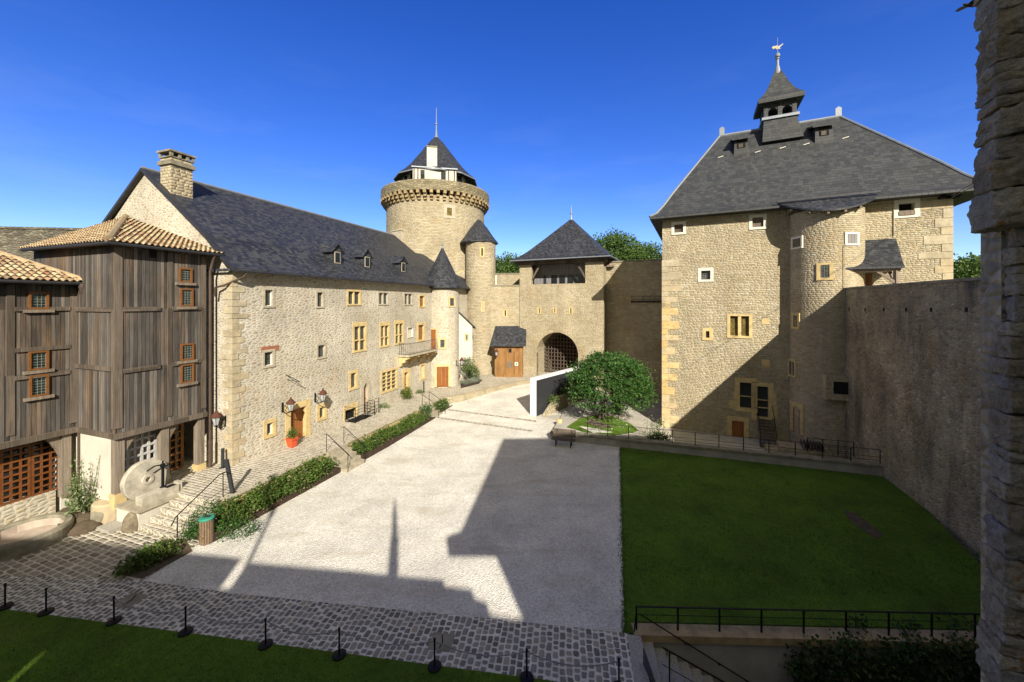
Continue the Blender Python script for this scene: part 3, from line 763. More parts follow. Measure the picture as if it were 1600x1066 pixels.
b = MB(); b.box(FB, um+.2, um+1.25, -1.35, -1.28, TZ, ZB-.25); b.build('backing', M['glassplain'], lw)
b = MB(); b.box(FB, UB0+.3, um, -1.6, -1.5, TZ, ZB); b.build('inner_wall', M['plaster'], gal)
b = MB(); b.box(FB, UB0, UB1, -3.3, -.3, ZB-.2, ZB-.12); b.build('ceiling', M['beam'], gal)
# tiled roof leaning on the gable
cz = 11.42
c0 = FB.p(UB0-.38, .42, cz); r0 = FB.p(-.02+.0, .42, cz+.0); l0 = FL.p(6.1, .38, cz); ap = FA.p(-.03, -8.6, 13.85)
r0 = FA.p(-.03, -.55, cz)
b = MB(); random.seed(11)
tile_plane(b, [c0, r0, ap]); tile_plane(b, [l0, c0, ap])
tr = b.build('tiled_roof', M['tiles'], gal)
b = MB(); N = 26
for k in range(N):
    p = c0.lerp(ap, k/N); q = c0.lerp(ap, (k+1.15)/N); b.tube([p+V((0, 0, .07)), q+V((0, 0, .10))], [.15, .12], 8)
b.build('hip_tiles', plain('mossy ridge mortar', (.30, .23, .14), .9, 0, .5, 6), tr)
b = MB(); b.tube([l0+V((0, 0, -.06)), c0+V((0, 0, -.06)), r0+V((0, 0, -.06))], .075, 8); b.build('gutter', M['zinc'], gal)
b = MB(); b.face([c0+V((0, 0, -.08)), FB.p(UB0, 0, ZE), FB.p(UB1, 0, ZE), r0+V((0, 0, -.08))][::-1]); b.face([l0+V((0, 0, -.08)), FL.p(6.1, 0, ZE), FL.p(0, 0, ZE), c0+V((0, 0, -.08))][::-1]); b.build('eave_board', M['beam'], gal)
b = MB(); b.tube([FB.p(UB1+.16, .4, cz-.1), FB.p(UB1+.16, .2, cz-.55), FB.p(UB1+.13, .12, cz-.9), FB.p(UB1+.13, .12, TZ+.0)], .06, 8); b.lathe(FB.p(UB1+.13, .12, 0), [(.085, TZ), (.085, TZ+1.35)], 8); b.build('downpipe', M['pipe'], gal)
# lower wing to the left
wing = thing('timber_wing', 'lower weathered timber wing with brown lattice doors at the left edge', 'building', tuple(FL.p(3, -1, .2)))
FW = Fr(FL.p(2.75, 0, 0), DA)                       # its front; u is negative to the left
FW.o = FL.p(2.75, 0, 0)
UW0 = -9.0; ZWB, ZWE = 3.67, 9.75
b = MB(); b.box(FW, UW0, 0, -.2, 0, ZWB, ZWE); b.box(FW, -.2, -.002, -5, -.21, ZWB, ZWE); b.build('board_wall', M['wood'], wing)
for u in (-.2, FW.u(10, 0), -4.2, -6.4):
    b = MB(); b.box(FW, u, u+.2, -.02, .035, ZWB+.2, ZWE-.03); b.build('post', M['beam'], wing)
for zz in (FW.z(60, 483), FW.z(60, 587), FW.z(60, 545)):
    b = MB(); b.box(FW, FW.u(10)+.2, -.2, -.02, .06, zz-.08, zz+.08); b.build('rail', M['beam'], wing)
b = MB(); b.box(FW, UW0, .03, -.3, .10, ZWB-.22, ZWB+.01); b.build('sill_beam', M['beam'], wing)
for r in ((43.5, 456, 75.5, 483.5), (43.5, 548.5, 75.5, 578), (44.5, 585.5, 75.5, 619)): wood_window(FW, r, wing)
fl = Fr(FW.p(0, -.55, 0), DA)
ld = lattice(fl, fl.u(2), fl.u(47), fl.z(24, 783), ZWB-.2, 3, 9, 0, .07, wing, 'lattice_door', 'latticebrown', .045)
ld2 = lattice(fl, fl.u(50.5), fl.u(93), fl.z(24, 783), ZWB-.2, 3, 9, 0, .07, wing, 'lattice_door', 'latticebrown', .045)
ld3 = lattice(fl, fl.u(2)-2.2, fl.u(0), fl.z(24, 783), ZWB-.2, 5, 9, 0, .07, wing, 'lattice_door', 'latticebrown', .045)
b = MB(); b.box(fl, UW0, -.3, -.5, -.4, 0, ZWB); b.build('glazing', M['glassplain'], wing)
b = MB(); b.box(FW, UW0, -.45, -.95, -.42, -.3, fl.z(24, 783)-.05); b.build('plinth_wall', M['lightplinth'], wing)
b = MB(); b.box(FW, -.42, -.14, -.35, -.03, .8, ZWB-.22); b.prism([FW.p(-.42, -.3, ZWB-.22), FW.p(-.42, -.3, ZWB-1.2), FW.p(-.55, -.3, ZWB-.8), FW.p(-.75, -.3, ZWB-.45), FW.p(-.9, -.3, ZWB-.22)], FW.n*.22); b.build('ground_post', M['palebeam'], wing, recalc=True)
b = MB(); b.box(FW, -.3, 0.4, -1.2, -.4, -.3, ZWB-.2); b.build('plaster_wall', M['plaster'], wing)
we0, we1 = FW.p(UW0, .42, ZWE+.12), FW.p(.12, .42, ZWE+.12)
wr0, wr1 = FW.p(UW0, -4.2, 11.7), FW.p(-2.2, -4.2, 11.7); wb = FW.p(.12, -8, ZWE+.12)
b = MB(); random.seed(12); tile_plane(b, [we0, we1, wr1, wr0]); tile_plane(b, [we1, wb, wr1]); tw = b.build('tiled_roof', M['tiles'], wing)
b = MB()
for k in range(14):
    p = we1.lerp(wr1, k/14); q = we1.lerp(wr1, (k+1.15)/14); b.tube([p+V((0, 0, .06)), q+V((0, 0, .09))], [.12, .10], 8)
b.build('hip_tiles', M['tiles'], tw)
b = MB(); b.tube([we0+V((0, 0, -.06)), we1+V((0, 0, -.06))], .075, 8); b.build('gutter', M['zinc'], wing)
b = MB(); b.tube([FW.p(.02, .42, ZWE), FW.p(.03, .2, ZWE-.35), FW.p(.05, .1, ZWE-.6), FW.p(.05, .1, .3)], .065, 8); b.lathe(FW.p(.02, .42, 0), [(.06, ZWE-.35), (.13, ZWE-.1), (.13, ZWE+.05)], 10); b.build('downpipe', M['pipe'], wing)
b = MB(); b.face([we0+V((0, 0, -.08)), FW.p(UW0, 0, ZWE), FW.p(0, 0, ZWE), we1+V((0, 0, -.08))][::-1]); b.build('eave_board', M['beam'], wing)
# slate roof strip and old curtain wall behind the wing
b = MB(); b.wall(Fr((-46, 24), (1, .12)), 0, 24, 0, 14.0); o = Fr((-46, 24), (1, .12)); b.box(o, 0, 24, -1.2, -.01, 0, 13.9); b.box(o, 0, 24, -1.3, .06, 13.9, 14.05)
M['darkwall'] = stone('dark stained rubble', .3, .16, .9, [(0, (.13, .115, .085)), (.5, (.21, .185, .14)), (1, (.30, .27, .20))], (.19, .165, .12), (0, .16), .05, .7, (1.0, (.06, .055, .045)), .16)
tag(b.build('curtain_wall', M['darkwall'], loc=(-34, 25.4, 0)), 'grey stained stone curtain wall top behind the tiled roofs at the far left', 'wall')
# white plastered annex beside the turret
an = thing('plaster_annex', 'small white plastered lean-to house beside the stair turret', 'building', (-5, 42, TZ))
fx = Fr((-6.6, 40.4), (.93, .37))
x0, x1 = fx.u(714), fx.u(738)
b = MB(); zA, zC = fx.z(718, 487), fx.z(738, 510)
b.prism([fx.p(x0, 0, 0), fx.p(x1, 0, 0), fx.p(x1, 0, zC), fx.p(x0, 0, zA+.1)], fx.n*-3.0); b.build('wall', M['plaster'], an)
b = MB(); b.prism([fx.p(x0-.1, .15, zA+.14), fx.p(x1+.35, .15, zC-.28), fx.p(x1+.35, .15, zC-.13), fx.p(x0-.1, .15, zA+.3)], fx.n*-3.4); b.build('roof', M['slate'], an, recalc=True)
opening(fx, fx.rect(727.5, 523, 730.5, 531), an, sw=.12, depth=-.01, proud=.05)
# ================================================================== ROUND KEEP
KC = V((-9.85, 50, 0)); KR = 6.2
keep = thing('round_keep', 'massive round stone keep with a corbelled parapet and conical slate roof', 'tower', tuple(KC))
b = MB(); b.lathe(KC, [(KR+.1, 0), (KR, 21.3)], 96); b.build('wall', M['tower'], keep)
NCB = 56
for k in range(NCB):
    a = 2*PI*k/NCB
    n = V((math.cos(a), math.sin(a), 0))
    if n.y > .45: continue
    fr = Fr(KC+n*KR, (-n.y, n.x)); b = MB()
    b.box(fr, -.16, .16, -.2, .22, 20.75, 21.05); b.box(fr, -.165, .165, -.2, .45, 21.05, 21.4); b.box(fr, -.17, .17, -.2, .68, 21.4, 21.75)
    b.build('corbel', M['corbel'], keep)
b = MB(); b.lathe(KC, [(KR-.3, 21.75), (6.86, 21.76), (6.86, 22.8), (6.78, 22.95), (6.4, 22.95), (6.4, 22.3)], 96); b.build('parapet', M['parapet'], keep)
b = MB(); b.lathe(KC, [(6.5, 22.3), (0, 22.3)], 48, cap=False); b.build('wall_walk', M['concrete'], keep)
b = MB(); b.lathe(KC, [(4.35, 22.3), (4.35, 25.2)], 8, PI/8, 2*PI+PI/8, smooth=False); dr = b.build('drum', M['plaster'], keep)
for k in range(8):
    a = 2*PI*k/8; n = V((math.cos(a), math.sin(a), 0)); fr = Fr(KC+n*4.35*math.cos(PI/8), (-n.y, n.x))
    b = MB()
    for u in (-1.6, -1.0, .95, 1.55): b.box(fr, u-.08, u+.08, -.05, .04, 22.3, 25)
    b.box(fr, -1.6, 1.6, -.05, .05, 23.3, 23.45)
    b.build('timber', M['beam'], dr)
    for u in (-.7, .7): b = MB(); b.box(fr, u-.3, u+.3, -.05, .02, 23.5, 24.7); b.build('window', M['glassplain'], dr)
b = MB(); b.lathe(KC, [(4.0, 24.85), (5.3, 24.62), (5.3, 24.78), (4.6, 25.3), (3.7, 26.2), (2.2, 28.1), (.9, 29.8), (.1, 30.6)], 12, PI/12, 2*PI+PI/12, smooth=False); kr = b.build('roof', M['slate'], keep)
b = MB(); b.lathe(KC, [(5.24, 24.56), (5.36, 24.58), (5.34, 24.72)], 12, PI/12, 2*PI+PI/12, smooth=False, cap=False); b.build('gutter', M['lead'], kr)
finial(KC, 30.45, 34.4, kr, .17, .42)
n = (V((0, 0, 0))-KC).normalized(); fr = Fr(KC+n*4.96, (-n.y, n.x))        # half-timbered bay of the gallery towards the court
b = MB(); b.box(fr, fr.u(645), fr.u(713), -1.2, 0, 22.3, 24.72); by = b.build('gallery_bay', M['plaster'], keep)
b = MB(); b.box(fr, fr.u(643), fr.u(715), -.1, .22, 24.72, 24.84); b.build('eave_board', M['lead'], by)
for x0_, x1_ in ((657, 663.5), (689, 696.5)): b = MB(); b.box(fr, fr.u(x0_), fr.u(x1_), -.05, .02, 22.9, 24.5); b.build('window', M['glassplain'], by)
for x0_ in (646, 652, 700, 709): b = MB(); b.box(fr, fr.u(x0_), fr.u(x0_)+.14, -.05, .03, 22.3, 24.7); b.build('timber', M['beam'], by)
n = (V((0, 0, 0))-KC).normalized(); fr = Fr(KC+n*4.55, (-n.y, n.x))
b = MB(); b.box(fr, fr.u(667), fr.u(683), -1.1, .25, 22.3, 27.3); kc = b.build('chimney', M['plaster'], keep)
b = MB(); b.box(fr, fr.u(667)-.06, fr.u(683)+.06, -1.16, .31, 27.3, 27.45); b.build('chimney_cap', M['oldstone'], kc)
cyl_open(KC, KR, (698.3, 325, 706, 337), keep, sur='greystone', sw=.4, glass='glassyellow')
cyl_open(KC, KR, (719, 424.5, 723.5, 436), keep, sw=.12)
cyl_open(KC, KR, (722.5, 465.5, 725.5, 477), keep, sw=.12)
b = MB(); a = cyl_hit(KC, KR, 623, 362)[0]; n = V((math.cos(a), math.sin(a), 0)); fr = Fr(KC+n*KR, (-n.y, n.x)); b.box(fr, -.8, .8, -.5, .35, 12.0, 17.3); b.box(fr, -.88, .88, -.5, .42, 17.3, 17.45); b.build('latrine_shaft', M['greystone'], keep)
SC = V((-3.67, 45, 0)); SR = 1.74
b = MB(); b.lathe(SC, [(SR+.05, 0), (SR, 16.1)], 40); st = b.build('side_turret', M['tower'], keep)
b = MB(); b.lathe(SC+V((-.25, .3, 0)), [(SR, 15.8), (2.3, 15.9), (2.3, 16.02), (1.75, 16.7), (1.0, 17.8), (.2, 18.75), (0, 18.8)], 10, smooth=False); b.build('side_turret_roof', M['slate'], st)
cyl_open(SC, SR, (752, 388, 754.5, 400), keep, sw=.16, glass='dark', sur='dressed'); cyl_open(SC, SR, (753.5, 473, 755.5, 486), keep, sw=.12, glass='dark')
b = MB(); b.box(Fr(SC, (1, 0)), 1.5, 1.9, -.3, .3, 9.6, 12.2); b.prism([SC+V((1.3, -.3, 9.6)), SC+V((1.9, -.3, 9.6)), SC+V((1.3, -.3, 9.0))], (0, .6, 0)); b.build('latrine', M['plaster'], keep, recalc=True)
fr = Fr((-5.2, 43.6), (1, -.12))                    # yellow buttress with a low arched door at its foot
b = MB(); b.box(fr, fr.u(737), fr.u(757), -3, 0, 0, 6.2); b.prism([fr.p(fr.u(737), 0, 6.2), fr.p(fr.u(757), 0, 6.2), fr.p(fr.u(757), -1.2, 8.5), fr.p(fr.u(737), -1.2, 8.5)], fr.n*-1.5); b.build('buttress', M['tower'], keep, recalc=True)
dr_ = opening(fr, (fr.u(739), fr.u(744), TZ, fr.z(741, 547)), keep, sw=.14, depth=-.01, proud=.06, name='door', pane='leaf', glass='brown', sill=0, arch=1)
# ================================================================== GATEHOUSE
gate = thing('gatehouse', 'square stone gatehouse with a pyramid slate roof over a wide gate arch', 'building', tuple(FG.p(2.7, -4, TZ)))
g0, g1 = -2.03, 7.42; GZ = 13.75
arc0, arc1 = FG.u(838.5), FG.u(903.5); az = FG.z(868, 519.5); aw = (arc1-arc0)/2; am = (arc0+arc1)/2; asp = az-aw
hl = []
lo = FG.rect(830.5, 413, 914.5, 443.5)
hl.append((lo[0], lo[1], lo[2], 13.2))
for r in ((841.8, 482, 843.6, 490), (866, 482, 867.6, 489), (890.8, 482, 892.8, 490)):
    q = FG.rect(*r); opening(FG, (q[0]-.01, q[1]+.01, q[2], q[3]), gate, glass='dark', pane='slit', sw=.14, sill=.06, lintel=.06, holes=hl, name='arrow_slit')
hl.append((arc0, arc1, -.5, az))
b = MB(); b.wall(FG, g0, g1, 0, GZ, hl, .45)
for sd in (-1, 1):                                  # spandrels of the arch
    pts = [FG.p(am+sd*aw*math.cos(PI/2*k/14), 0, asp+aw*math.sin(PI/2*k/14)) for k in range(15)]+[FG.p(am+sd*aw, 0, az)]
    b.face(pts if sd < 0 else pts[::-1])
for f2, v in ((g0, 1), (g1, -1)):
    ff = Fr(FG.p(f2, 0, 0), (.4321, .9018)); b.wall(ff, 0, 8.6, 0, GZ)
    if v > 0:
        pass
b.wall(Fr(FG.p(g1, -8.6, 0), (-E2[0], -E2[1])), 0, g1-g0, 0, GZ)
b.face([FG.p(g0, 0, 9.6), FG.p(g1, 0, 9.6), FG.p(g1, -8.6, 9.6), FG.p(g0, -8.6, 9.6)])
b.build('wall', M['coursed'], gate)
b = MB()                                            # passage: side walls and barrel vault, end dark
n = 24; D = 5.0
P = [(arc0, 0), *[(am-aw*math.cos(PI*k/n), asp+aw*math.sin(PI*k/n)) for k in range(n+1)], (arc1, 0)]
for (ua, za), (ub, zc) in zip(P, P[1:]): b.face([FG.p(ua, 0, za), FG.p(ub, 0, zc), FG.p(ub, -D, zc), FG.p(ua, -D, za)])
b.build('passage', M['houselow'], gate)
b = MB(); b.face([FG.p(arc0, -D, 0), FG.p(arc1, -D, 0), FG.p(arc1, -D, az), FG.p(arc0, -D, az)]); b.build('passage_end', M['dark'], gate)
b = MB()                                            # voussoirs around the arch
for k in range(30):
    a0, a1 = PI*k/30+.012, PI*(k+1)/30-.012; ro = aw+random.uniform(.5, .75)
    if k < 2: continue
    b.prism([FG.p(am-aw*math.cos(a0), -.2, asp+aw*math.sin(a0)), FG.p(am-aw*math.cos(a1), -.2, asp+aw*math.sin(a1)), FG.p(am-ro*math.cos(a1), -.2, asp+ro*math.sin(a1)), FG.p(am-ro*math.cos(a0), -.2, asp+ro*math.sin(a0))], FG.n*(.2+random.uniform(.008, .03)))
b.build('arch_ring', M['coursed'], gate)
b = MB()
for k in range(13):
    u = arc0+.15+(arc1-arc0-.3)*k/12; b.bar(FG.p(u, -2.4, 0), FG.p(u, -2.4, asp+math.sqrt(max(.01, aw*aw-(u-am)**2))), .11)
z = .3
while z < az-.1:
    hw = aw if z < asp else math.sqrt(max(.01, aw*aw-(z-asp)**2)); b.bar(FG.p(am-hw, -2.36, z), FG.p(am+hw, -2.36, z), .10); z += .42
b.build('portcullis', M['pipe'], gate)
b = MB(); b.box(FG, lo[0]-.3, lo[1]+.3, -1.6, -1.5, 9.6, 13.3); lp = b.build('loggia_panel', M['greywood'], gate)
for k in range(6):
    u = lo[0]+.25+(lo[1]-lo[0])*(.10+k*.155)
    b = MB(); b.box(FG, u, u+.68 if k else u+.35, -1.51, -1.46, lo[2]+.0, lo[2]+1.05); b.build('window', M['glassplain'], lp)
for u, s in ((lo[0], 1), (lo[1], -1)):
    b = MB(); b.bar(FG.p(u, -.2, 11.6), FG.p(u+s*.9, -.2, 13.1), .18); b.build('brace', M['beam'], gate)
b = MB(); b.box(FG, g0-.4, g1+.4, -.42, .06, 13.2, 13.6); b.build('lintel_beam', M['beam'], gate)
b = MB(); b.hip(FG, g0-.85, g1+.85, .85, -9.4, 2.65, 2.75, -4.3, [(0, 13.72), (.12, 14.05), (.3, 14.9), (.55, 16.3), (1, 18.9)]); gr = b.build('roof', M['slate'], gate)
b = MB(); e = [FG.p(g0-.87, .87, 13.66), FG.p(g1+.87, .87, 13.66), FG.p(g1+.87, -9.4, 13.66)]; b.tube(e, .06, 6); b.build('gutter', M['lead'], gr)
finial(FG.p(2.7, -4.3, 0), 18.7, 20.5, gr, .16, .4)
def curtain(name, fr, u0, u1, th, top, mat, label, cope=.12, cmat='oldstone', base=-1.0, slits=(), v=0):
    h = []
    t = thing(name, label, 'wall', tuple(fr.p((u0+u1)/2, -th/2, 0)))
    for r in slits:
        q = fr.rect(*r); opening(fr, (q[0]-.01, q[1]+.01, q[2], q[3]), t, glass='dark', pane='slit', sw=.16, sill=.1, lintel=.1, holes=h, name='arrow_slit')
    b = MB(); b.wall(fr, u0, u1, base, top, h, .4); b.box(fr, u0, u1, -th, -.42, base, top-.002)
    b.face([fr.p(u0, 0, base), fr.p(u0, 0, top), fr.p(u0, -.42, top), fr.p(u0, -.42, base)]); b.face([fr.p(u1, -.42, base), fr.p(u1, -.42, top), fr.p(u1, 0, top), fr.p(u1, 0, base)])
    b.build('wall', M[mat], t)
    b = MB(); b.box(fr, u0, u1, -th-.08, .08, top, top+cope); b.build('coping', M[cmat], t)
    return t
fc = Fr(FG.p(g0-.02, -.15, 0), (-.97, .05)); fc = Fr(fc.p(2.9, 0, 0), (.97, -.05))
curtain('curtain_wall', fc, -1.5, 2.9, 1.2, fc.z(795, 447), 'coursed', 'golden curtain wall behind the wooden shed, joining keep and gatehouse', slits=((788.6, 485, 790.4, 494),))
fk = Fr((-4, 50), (1, -.1)); curtain('curtain_wall', fk, -1, 6.5, 1.2, 12.7, 'coursed', 'farther curtain wall glimpsed above the shed wall, left of the gatehouse roof')
fq = FG.off(g1, -1.5)
cw = curtain('curtain_wall', fq, -.1, 8.4, 1.6, 13.25, 'tower', 'high curtain wall between gatehouse and square house, half in shade behind the round tree', base=-4)
b = MB()
ur = fq.u(962), fq.u(1040)
for z in (1.0, .5): b.tube([fq.p(2.2, -.8, 13.37+z*.45), fq.p(8.2, -.8, 13.37+z*.45)], .02, 5)
for k in range(5): b.tube([fq.p(2.2+k*1.5, -.8, 13.25), fq.p(2.2+k*1.5, -.8, 13.82)], .02, 5)
b.build('railing', M['iron'], cw)
b = MB(); zz = fq.z(1000, 463); b.box(fq, 2.5, 8.3, 0, .14, zz-.62, zz-.5)
for z in (0, -.3): b.tube([fq.p(2.6, .12, zz+z), fq.p(8.2, .12, zz+z)], .018, 5)
for k in range(6): b.tube([fq.p(2.6+k*1.1, .12, zz-.5), fq.p(2.6+k*1.1, .12, zz)], .018, 5)
b.build('ledge_railing', M['iron'], cw)
b = MB(); b.box(fq, .0, .8, .0, .5, 12.75, 12.95); b.bar(fq.p(.3, .1, 12.95), fq.p(.35, .1, 13.5), .16); b.build('beam_end', M['palebeam'], cw)
# wooden shed in front of it
shd = thing('wooden_shed', 'orange brown boarded shed with a steep slate roof left of the gate arch', 'shed', (-.3, 42.3, TZ))
fs = Fr((-1.92, 41.9), (.998, -.06)); s0, s1 = fs.u(773), fs.u(817)
sz = fs.z(795, 541); 
b = MB(); b.box(fs, s0, s1, -2.2, 0, TZ, sz); b.prism([fs.p(s0, 0, sz), fs.p(s0, -2.2, sz), fs.p(s0, -2.2, sz+2.3)], fs.d*(s1-s0)); b.build('wall', M['shed'], shd, recalc=True)
b = MB(); za, zb2 = fs.z(795, 540, .4), fs.z(800, 508, -1.9)
b.hexa([fs.p(s0-.45, .4, za-.1), fs.p(s1+.35, .4, za-.1), fs.p(s1+.35, -2.0, zb2-.1), fs.p(s0-.1, -2.0, zb2-.1), fs.p(s0-.45, .4, za), fs.p(s1+.35, .4, za), fs.p(s1+.35, -2.0, zb2), fs.p(s0-.1, -2.0, zb2)]); b.build('roof', M['slate'], shd, recalc=True)
q = fs.rect(791, 575, 801.5, 589); b = MB(); b.box(fs, q[0], q[1], 0, .05, TZ+.02, q[3]+.9); sd_ = b.build('door', M['shed'], shd)
q = fs.rect(791.5, 564, 801, 574.5); b = MB()
for k in range(6): z = q[2]+(q[3]-q[2])*k/6; b.box(fs, q[0], q[1], .05, .085, z, z+(q[3]-q[2])/9)
b.build('louvre', M['palebeam'], sd_)
q = fs.rect(795, 545, 799, 551); b = MB(); b.box(fs, *q[:2], -.02, .012, *q[2:]); b.build('hatch', M['dark'], shd)
q = fs.rect(804.3, 566, 809.5, 571.5); b = MB(); b.box(fs, *q[:2], .005, .03, *q[2:])
nt = tag(b.build('notice', M['whitestone'], loc=tuple(fs.p((q[0]+q[1])/2, 0, q[2]))), 'small white square notice with a green disc on the wooden shed', 'sign')
b = MB(); m_ = fs.p((q[0]+q[1])/2, .034, (q[2]+q[3])/2); rr = (q[1]-q[0])*.3
b.face([m_+fs.d*rr*math.cos(2*PI*k/14)+Z3*rr*math.sin(2*PI*k/14) for k in range(14)])
b.build('disc', M['teal'], nt)
# ================================================================== SQUARE HOUSE
hs = thing('square_house', 'tall square golden stone house with a steep grey slate roof and bell turret', 'building', tuple(FH.p(8, -7, -.8)))
HL, HD, HZ = 16.3, 14.6, 15.85
hh = []
HW = lambda *r, **k: opening(FH, FH.rect(*r), hs, holes=hh, **k)
for r in ((1053.5, 350.5, 1067.5, 363.5), (1175.5, 339.5, 1193, 355)):
    w = HW(*r, sur='whitestone', sw=.2, glass='beam', pane='shutter', depth=.14)
HW(1095.5, 423, 1110, 437, sur='whitestone', sw=.2)
w = HW(1404, 317.5, 1429, 335.5, sur='whitestone', sw=.24, glass='dark', depth=.3)
q = FH.rect(1404, 327, 1429, 334); b = MB(); b.hexa([FH.p(q[0], -.25, q[2]), FH.p(q[1], -.25, q[2]), FH.p(q[1], .1, q[2]-.1), FH.p(q[0], .1, q[2]-.1), FH.p(q[0], -.25, q[3]), FH.p(q[1], -.25, q[3]), FH.p(q[1], .08, q[3]-.12), FH.p(q[0], .08, q[3]-.12)]); b.build('flap', M['palebeam'], w, recalc=True)
HW(1141, 494, 1170.5, 525, glass='glassyellow', mull=(.5,), sw=.2, mw=.2, lintel=.14)
HW(1103, 517.5, 1108.5, 528, sw=.24)
HW(1156, 598, 1175, 638, sur='dressed', sw=.32, glass='glassplain', trans=(.45,), mw=.04, lintel=.35)
HW(1182, 604, 1200.5, 652, sur='dressed', sw=.3, glass='glassplain', trans=(.3, .55), mw=.04, lintel=.3)
w = HW(1143.5, 658, 1162.5, 684, sur='dressed', sw=.3, glass='brown', pane='shutter', depth=.05)
b = MB(); b.wall(FH, 0, HL, -2.5, HZ, hh, .35)
b.build('wall', M['houselow'], hs)
zc = 9.0
for (u, v, dd, ll) in ((0, 0, (.4321, .9018), HD), (HL, -HD, (-.4321, -.9018), HD), (HL, -HD, (-E2[0], -E2[1]), HL)):
    fr = Fr(FH.p(u, v if ll == HD and u == 0 or u == HL else v, 0), dd)
    if u == 0: fr.n = V((-E2[0], -E2[1], 0))
    b = MB(); b.wall(fr, 0, ll, -2.5, HZ); b.build('side_wall', M['tower'], hs)
# finer coursed upper part: a thin facing 12 mm proud between the openings
b = MB(); random.seed(5)
z = -.9; k = 0
while z < 8.6:                                      # yellow quoins of the left corner
    h = random.uniform(.42, .62)
    l = random.uniform(.85, 1.25) if k % 2 else random.uniform(.35, .6)
    b.box(FH, -.03, l, -.6 if k % 2 else -1.0, .03, z+.01, z+h-.01); z += h; k += 1
b.build('quoin', M['quoin'], hs)
b = MB(); z = 9.2; k = 0
while z < 15.2:
    h = random.uniform(.4, .6); l = random.uniform(.7, 1.9) if k % 2 else random.uniform(.4, .6); b.box(FH, HL-l, HL+.03, -.5, .03, z+.012, z+h-.012); z += h; k += 1
b.build('quoin', M['bigstone'], hs); b = MB()
z = 8.6; k = 0
while z < 12.0:
    h = random.uniform(.4, .6); l = random.uniform(.7, 1.4) if k % 2 else random.uniform(.4, .6); b.box(FH, -.03, l, -.5, .03, z+.012, z+h-.012); z += h; k += 1
b.build('quoin', M['bigstone'], hs)
# dressed blocks beside the arched window
random.seed(9)
for (x0, y0, x1, y1) in ((1139, 626, 1151, 639), (1146, 611, 1152, 625), (1204, 612, 1213, 634), (1203, 635, 1215, 653), (1138, 650, 1151, 657), (1190, 562, 1203, 575), (1190, 498, 1202, 507), (1196, 655, 1208, 665)):
    q = FH.rect(x0, y0, x1, y1); b = MB(); b.box(FH, q[0], q[1], -.1, .02, q[2]+.02, q[3]); b.build('dressed_block', M['dressed'], hs)
# round stair turret
UC = FH.p(10.2, 0, 0); UR = 1.97
b = MB(); b.lathe(UC, [(UR+.03, -2.5), (UR, 15.0)], 56); tw = b.build('turret_wall', M['coursed'], hs)
for r, k in (((1239, 373, 1251, 386.5), dict(sur='whitestone', sw=.13, glass='glassplain')), ((1323.5, 366, 1339, 381), dict(sur='whitestone', sw=.13, glass='greywood', pane='shutter')),
             ((1282, 414, 1296, 434), dict(sw=.2, glass='glass', lintel=.12)), ((1240, 493, 1246.5, 511), dict(sw=.16)), ((1234, 565, 1241, 586), dict(sw=.18))):
    cyl_open(UC, UR, r, hs, **k)
d, fr, w, zb_ = cyl_open(UC, UR, (1239.5, 635, 1250, 676), hs, sw=.26, name='door', pane='leaf', glass='brown', sill=0, arch=1); handle(fr, .2, .03, zb_+1, d)
wc, fr, w, zb_ = cyl_open(UC, UR, (1303, 600, 1315, 616), hs, sw=.3, glass='dark')
b = MB(); b.box(fr, -.75, .75, -.6, .45, zb_-.3, zb_+1.2); b.build('corbelled_window', M['houselow'], wc)
b = MB(); b.box(fr, -.36, .36, .40, .47, zb_+.1, zb_+.85); b.build('pane', M['dark'], wc)
# roofs
HP = [(0, 15.62), (.08, 15.95), (.18, 16.75), (.3, 17.9), (1, 24.1)]
OV = .85
b = MB(); b.hip(FH, -OV, HL+OV+.9, OV, -HD-OV, 4.35, 12.9, -HD/2, HP, thick=.16); hr = b.build('roof', M['slategrey'], hs)
def zh(v):
    f = (OV-v)/(OV+HD/2)
    for (a, za), (c, zc_) in zip(HP, HP[1:]):
        if a <= f <= c: return za+(zc_-za)*(f-a)/(c-a)
b = MB(); b.tube([FH.p(4.3, -HD/2, 24.1), FH.p(12.95, -HD/2, 24.1)], .14, 8)
for (ue, ur_) in ((-OV, 4.35), (HL+OV+.9, 12.9)):
    pts = [FH.p(ue+(ur_-ue)*f, OV+(-HD/2-OV)*f, z+.03) for f, z in HP]; b.tube(pts, .09, 6)
b.build('ridge_cap', M['lead'], hr)
for u in (4.5, 12.8):
    b = MB(); b.prism([FH.p(u-.2, -HD/2, 24.1), FH.p(u+.2, -HD/2, 24.1), FH.p(u+.2, -HD/2, 24.75), FH.p(u, -HD/2, 24.9), FH.p(u-.2, -HD/2, 24.75)], FH.n*.12); b.build('ridge_crest', M['lead'], hr)
b = MB()                                            # little lead snow hooks
for px, py in ((1126, 246), (1184, 238), (1223, 231.5), (1260, 226), (1321, 216)):
    v = -4.0
    for it in range(8): v = max(-7, min(0, v-(FH.z(px, py, v)-zh(v))*.4))
    u = FH.u(px, v); b.bar(FH.p(u-.2, v+.03, zh(v)+.02), FH.p(u+.2, v-.02, zh(v)+.12), .07, .05)
b.build('roof_hook', M['whitestone'], hr, recalc=True)
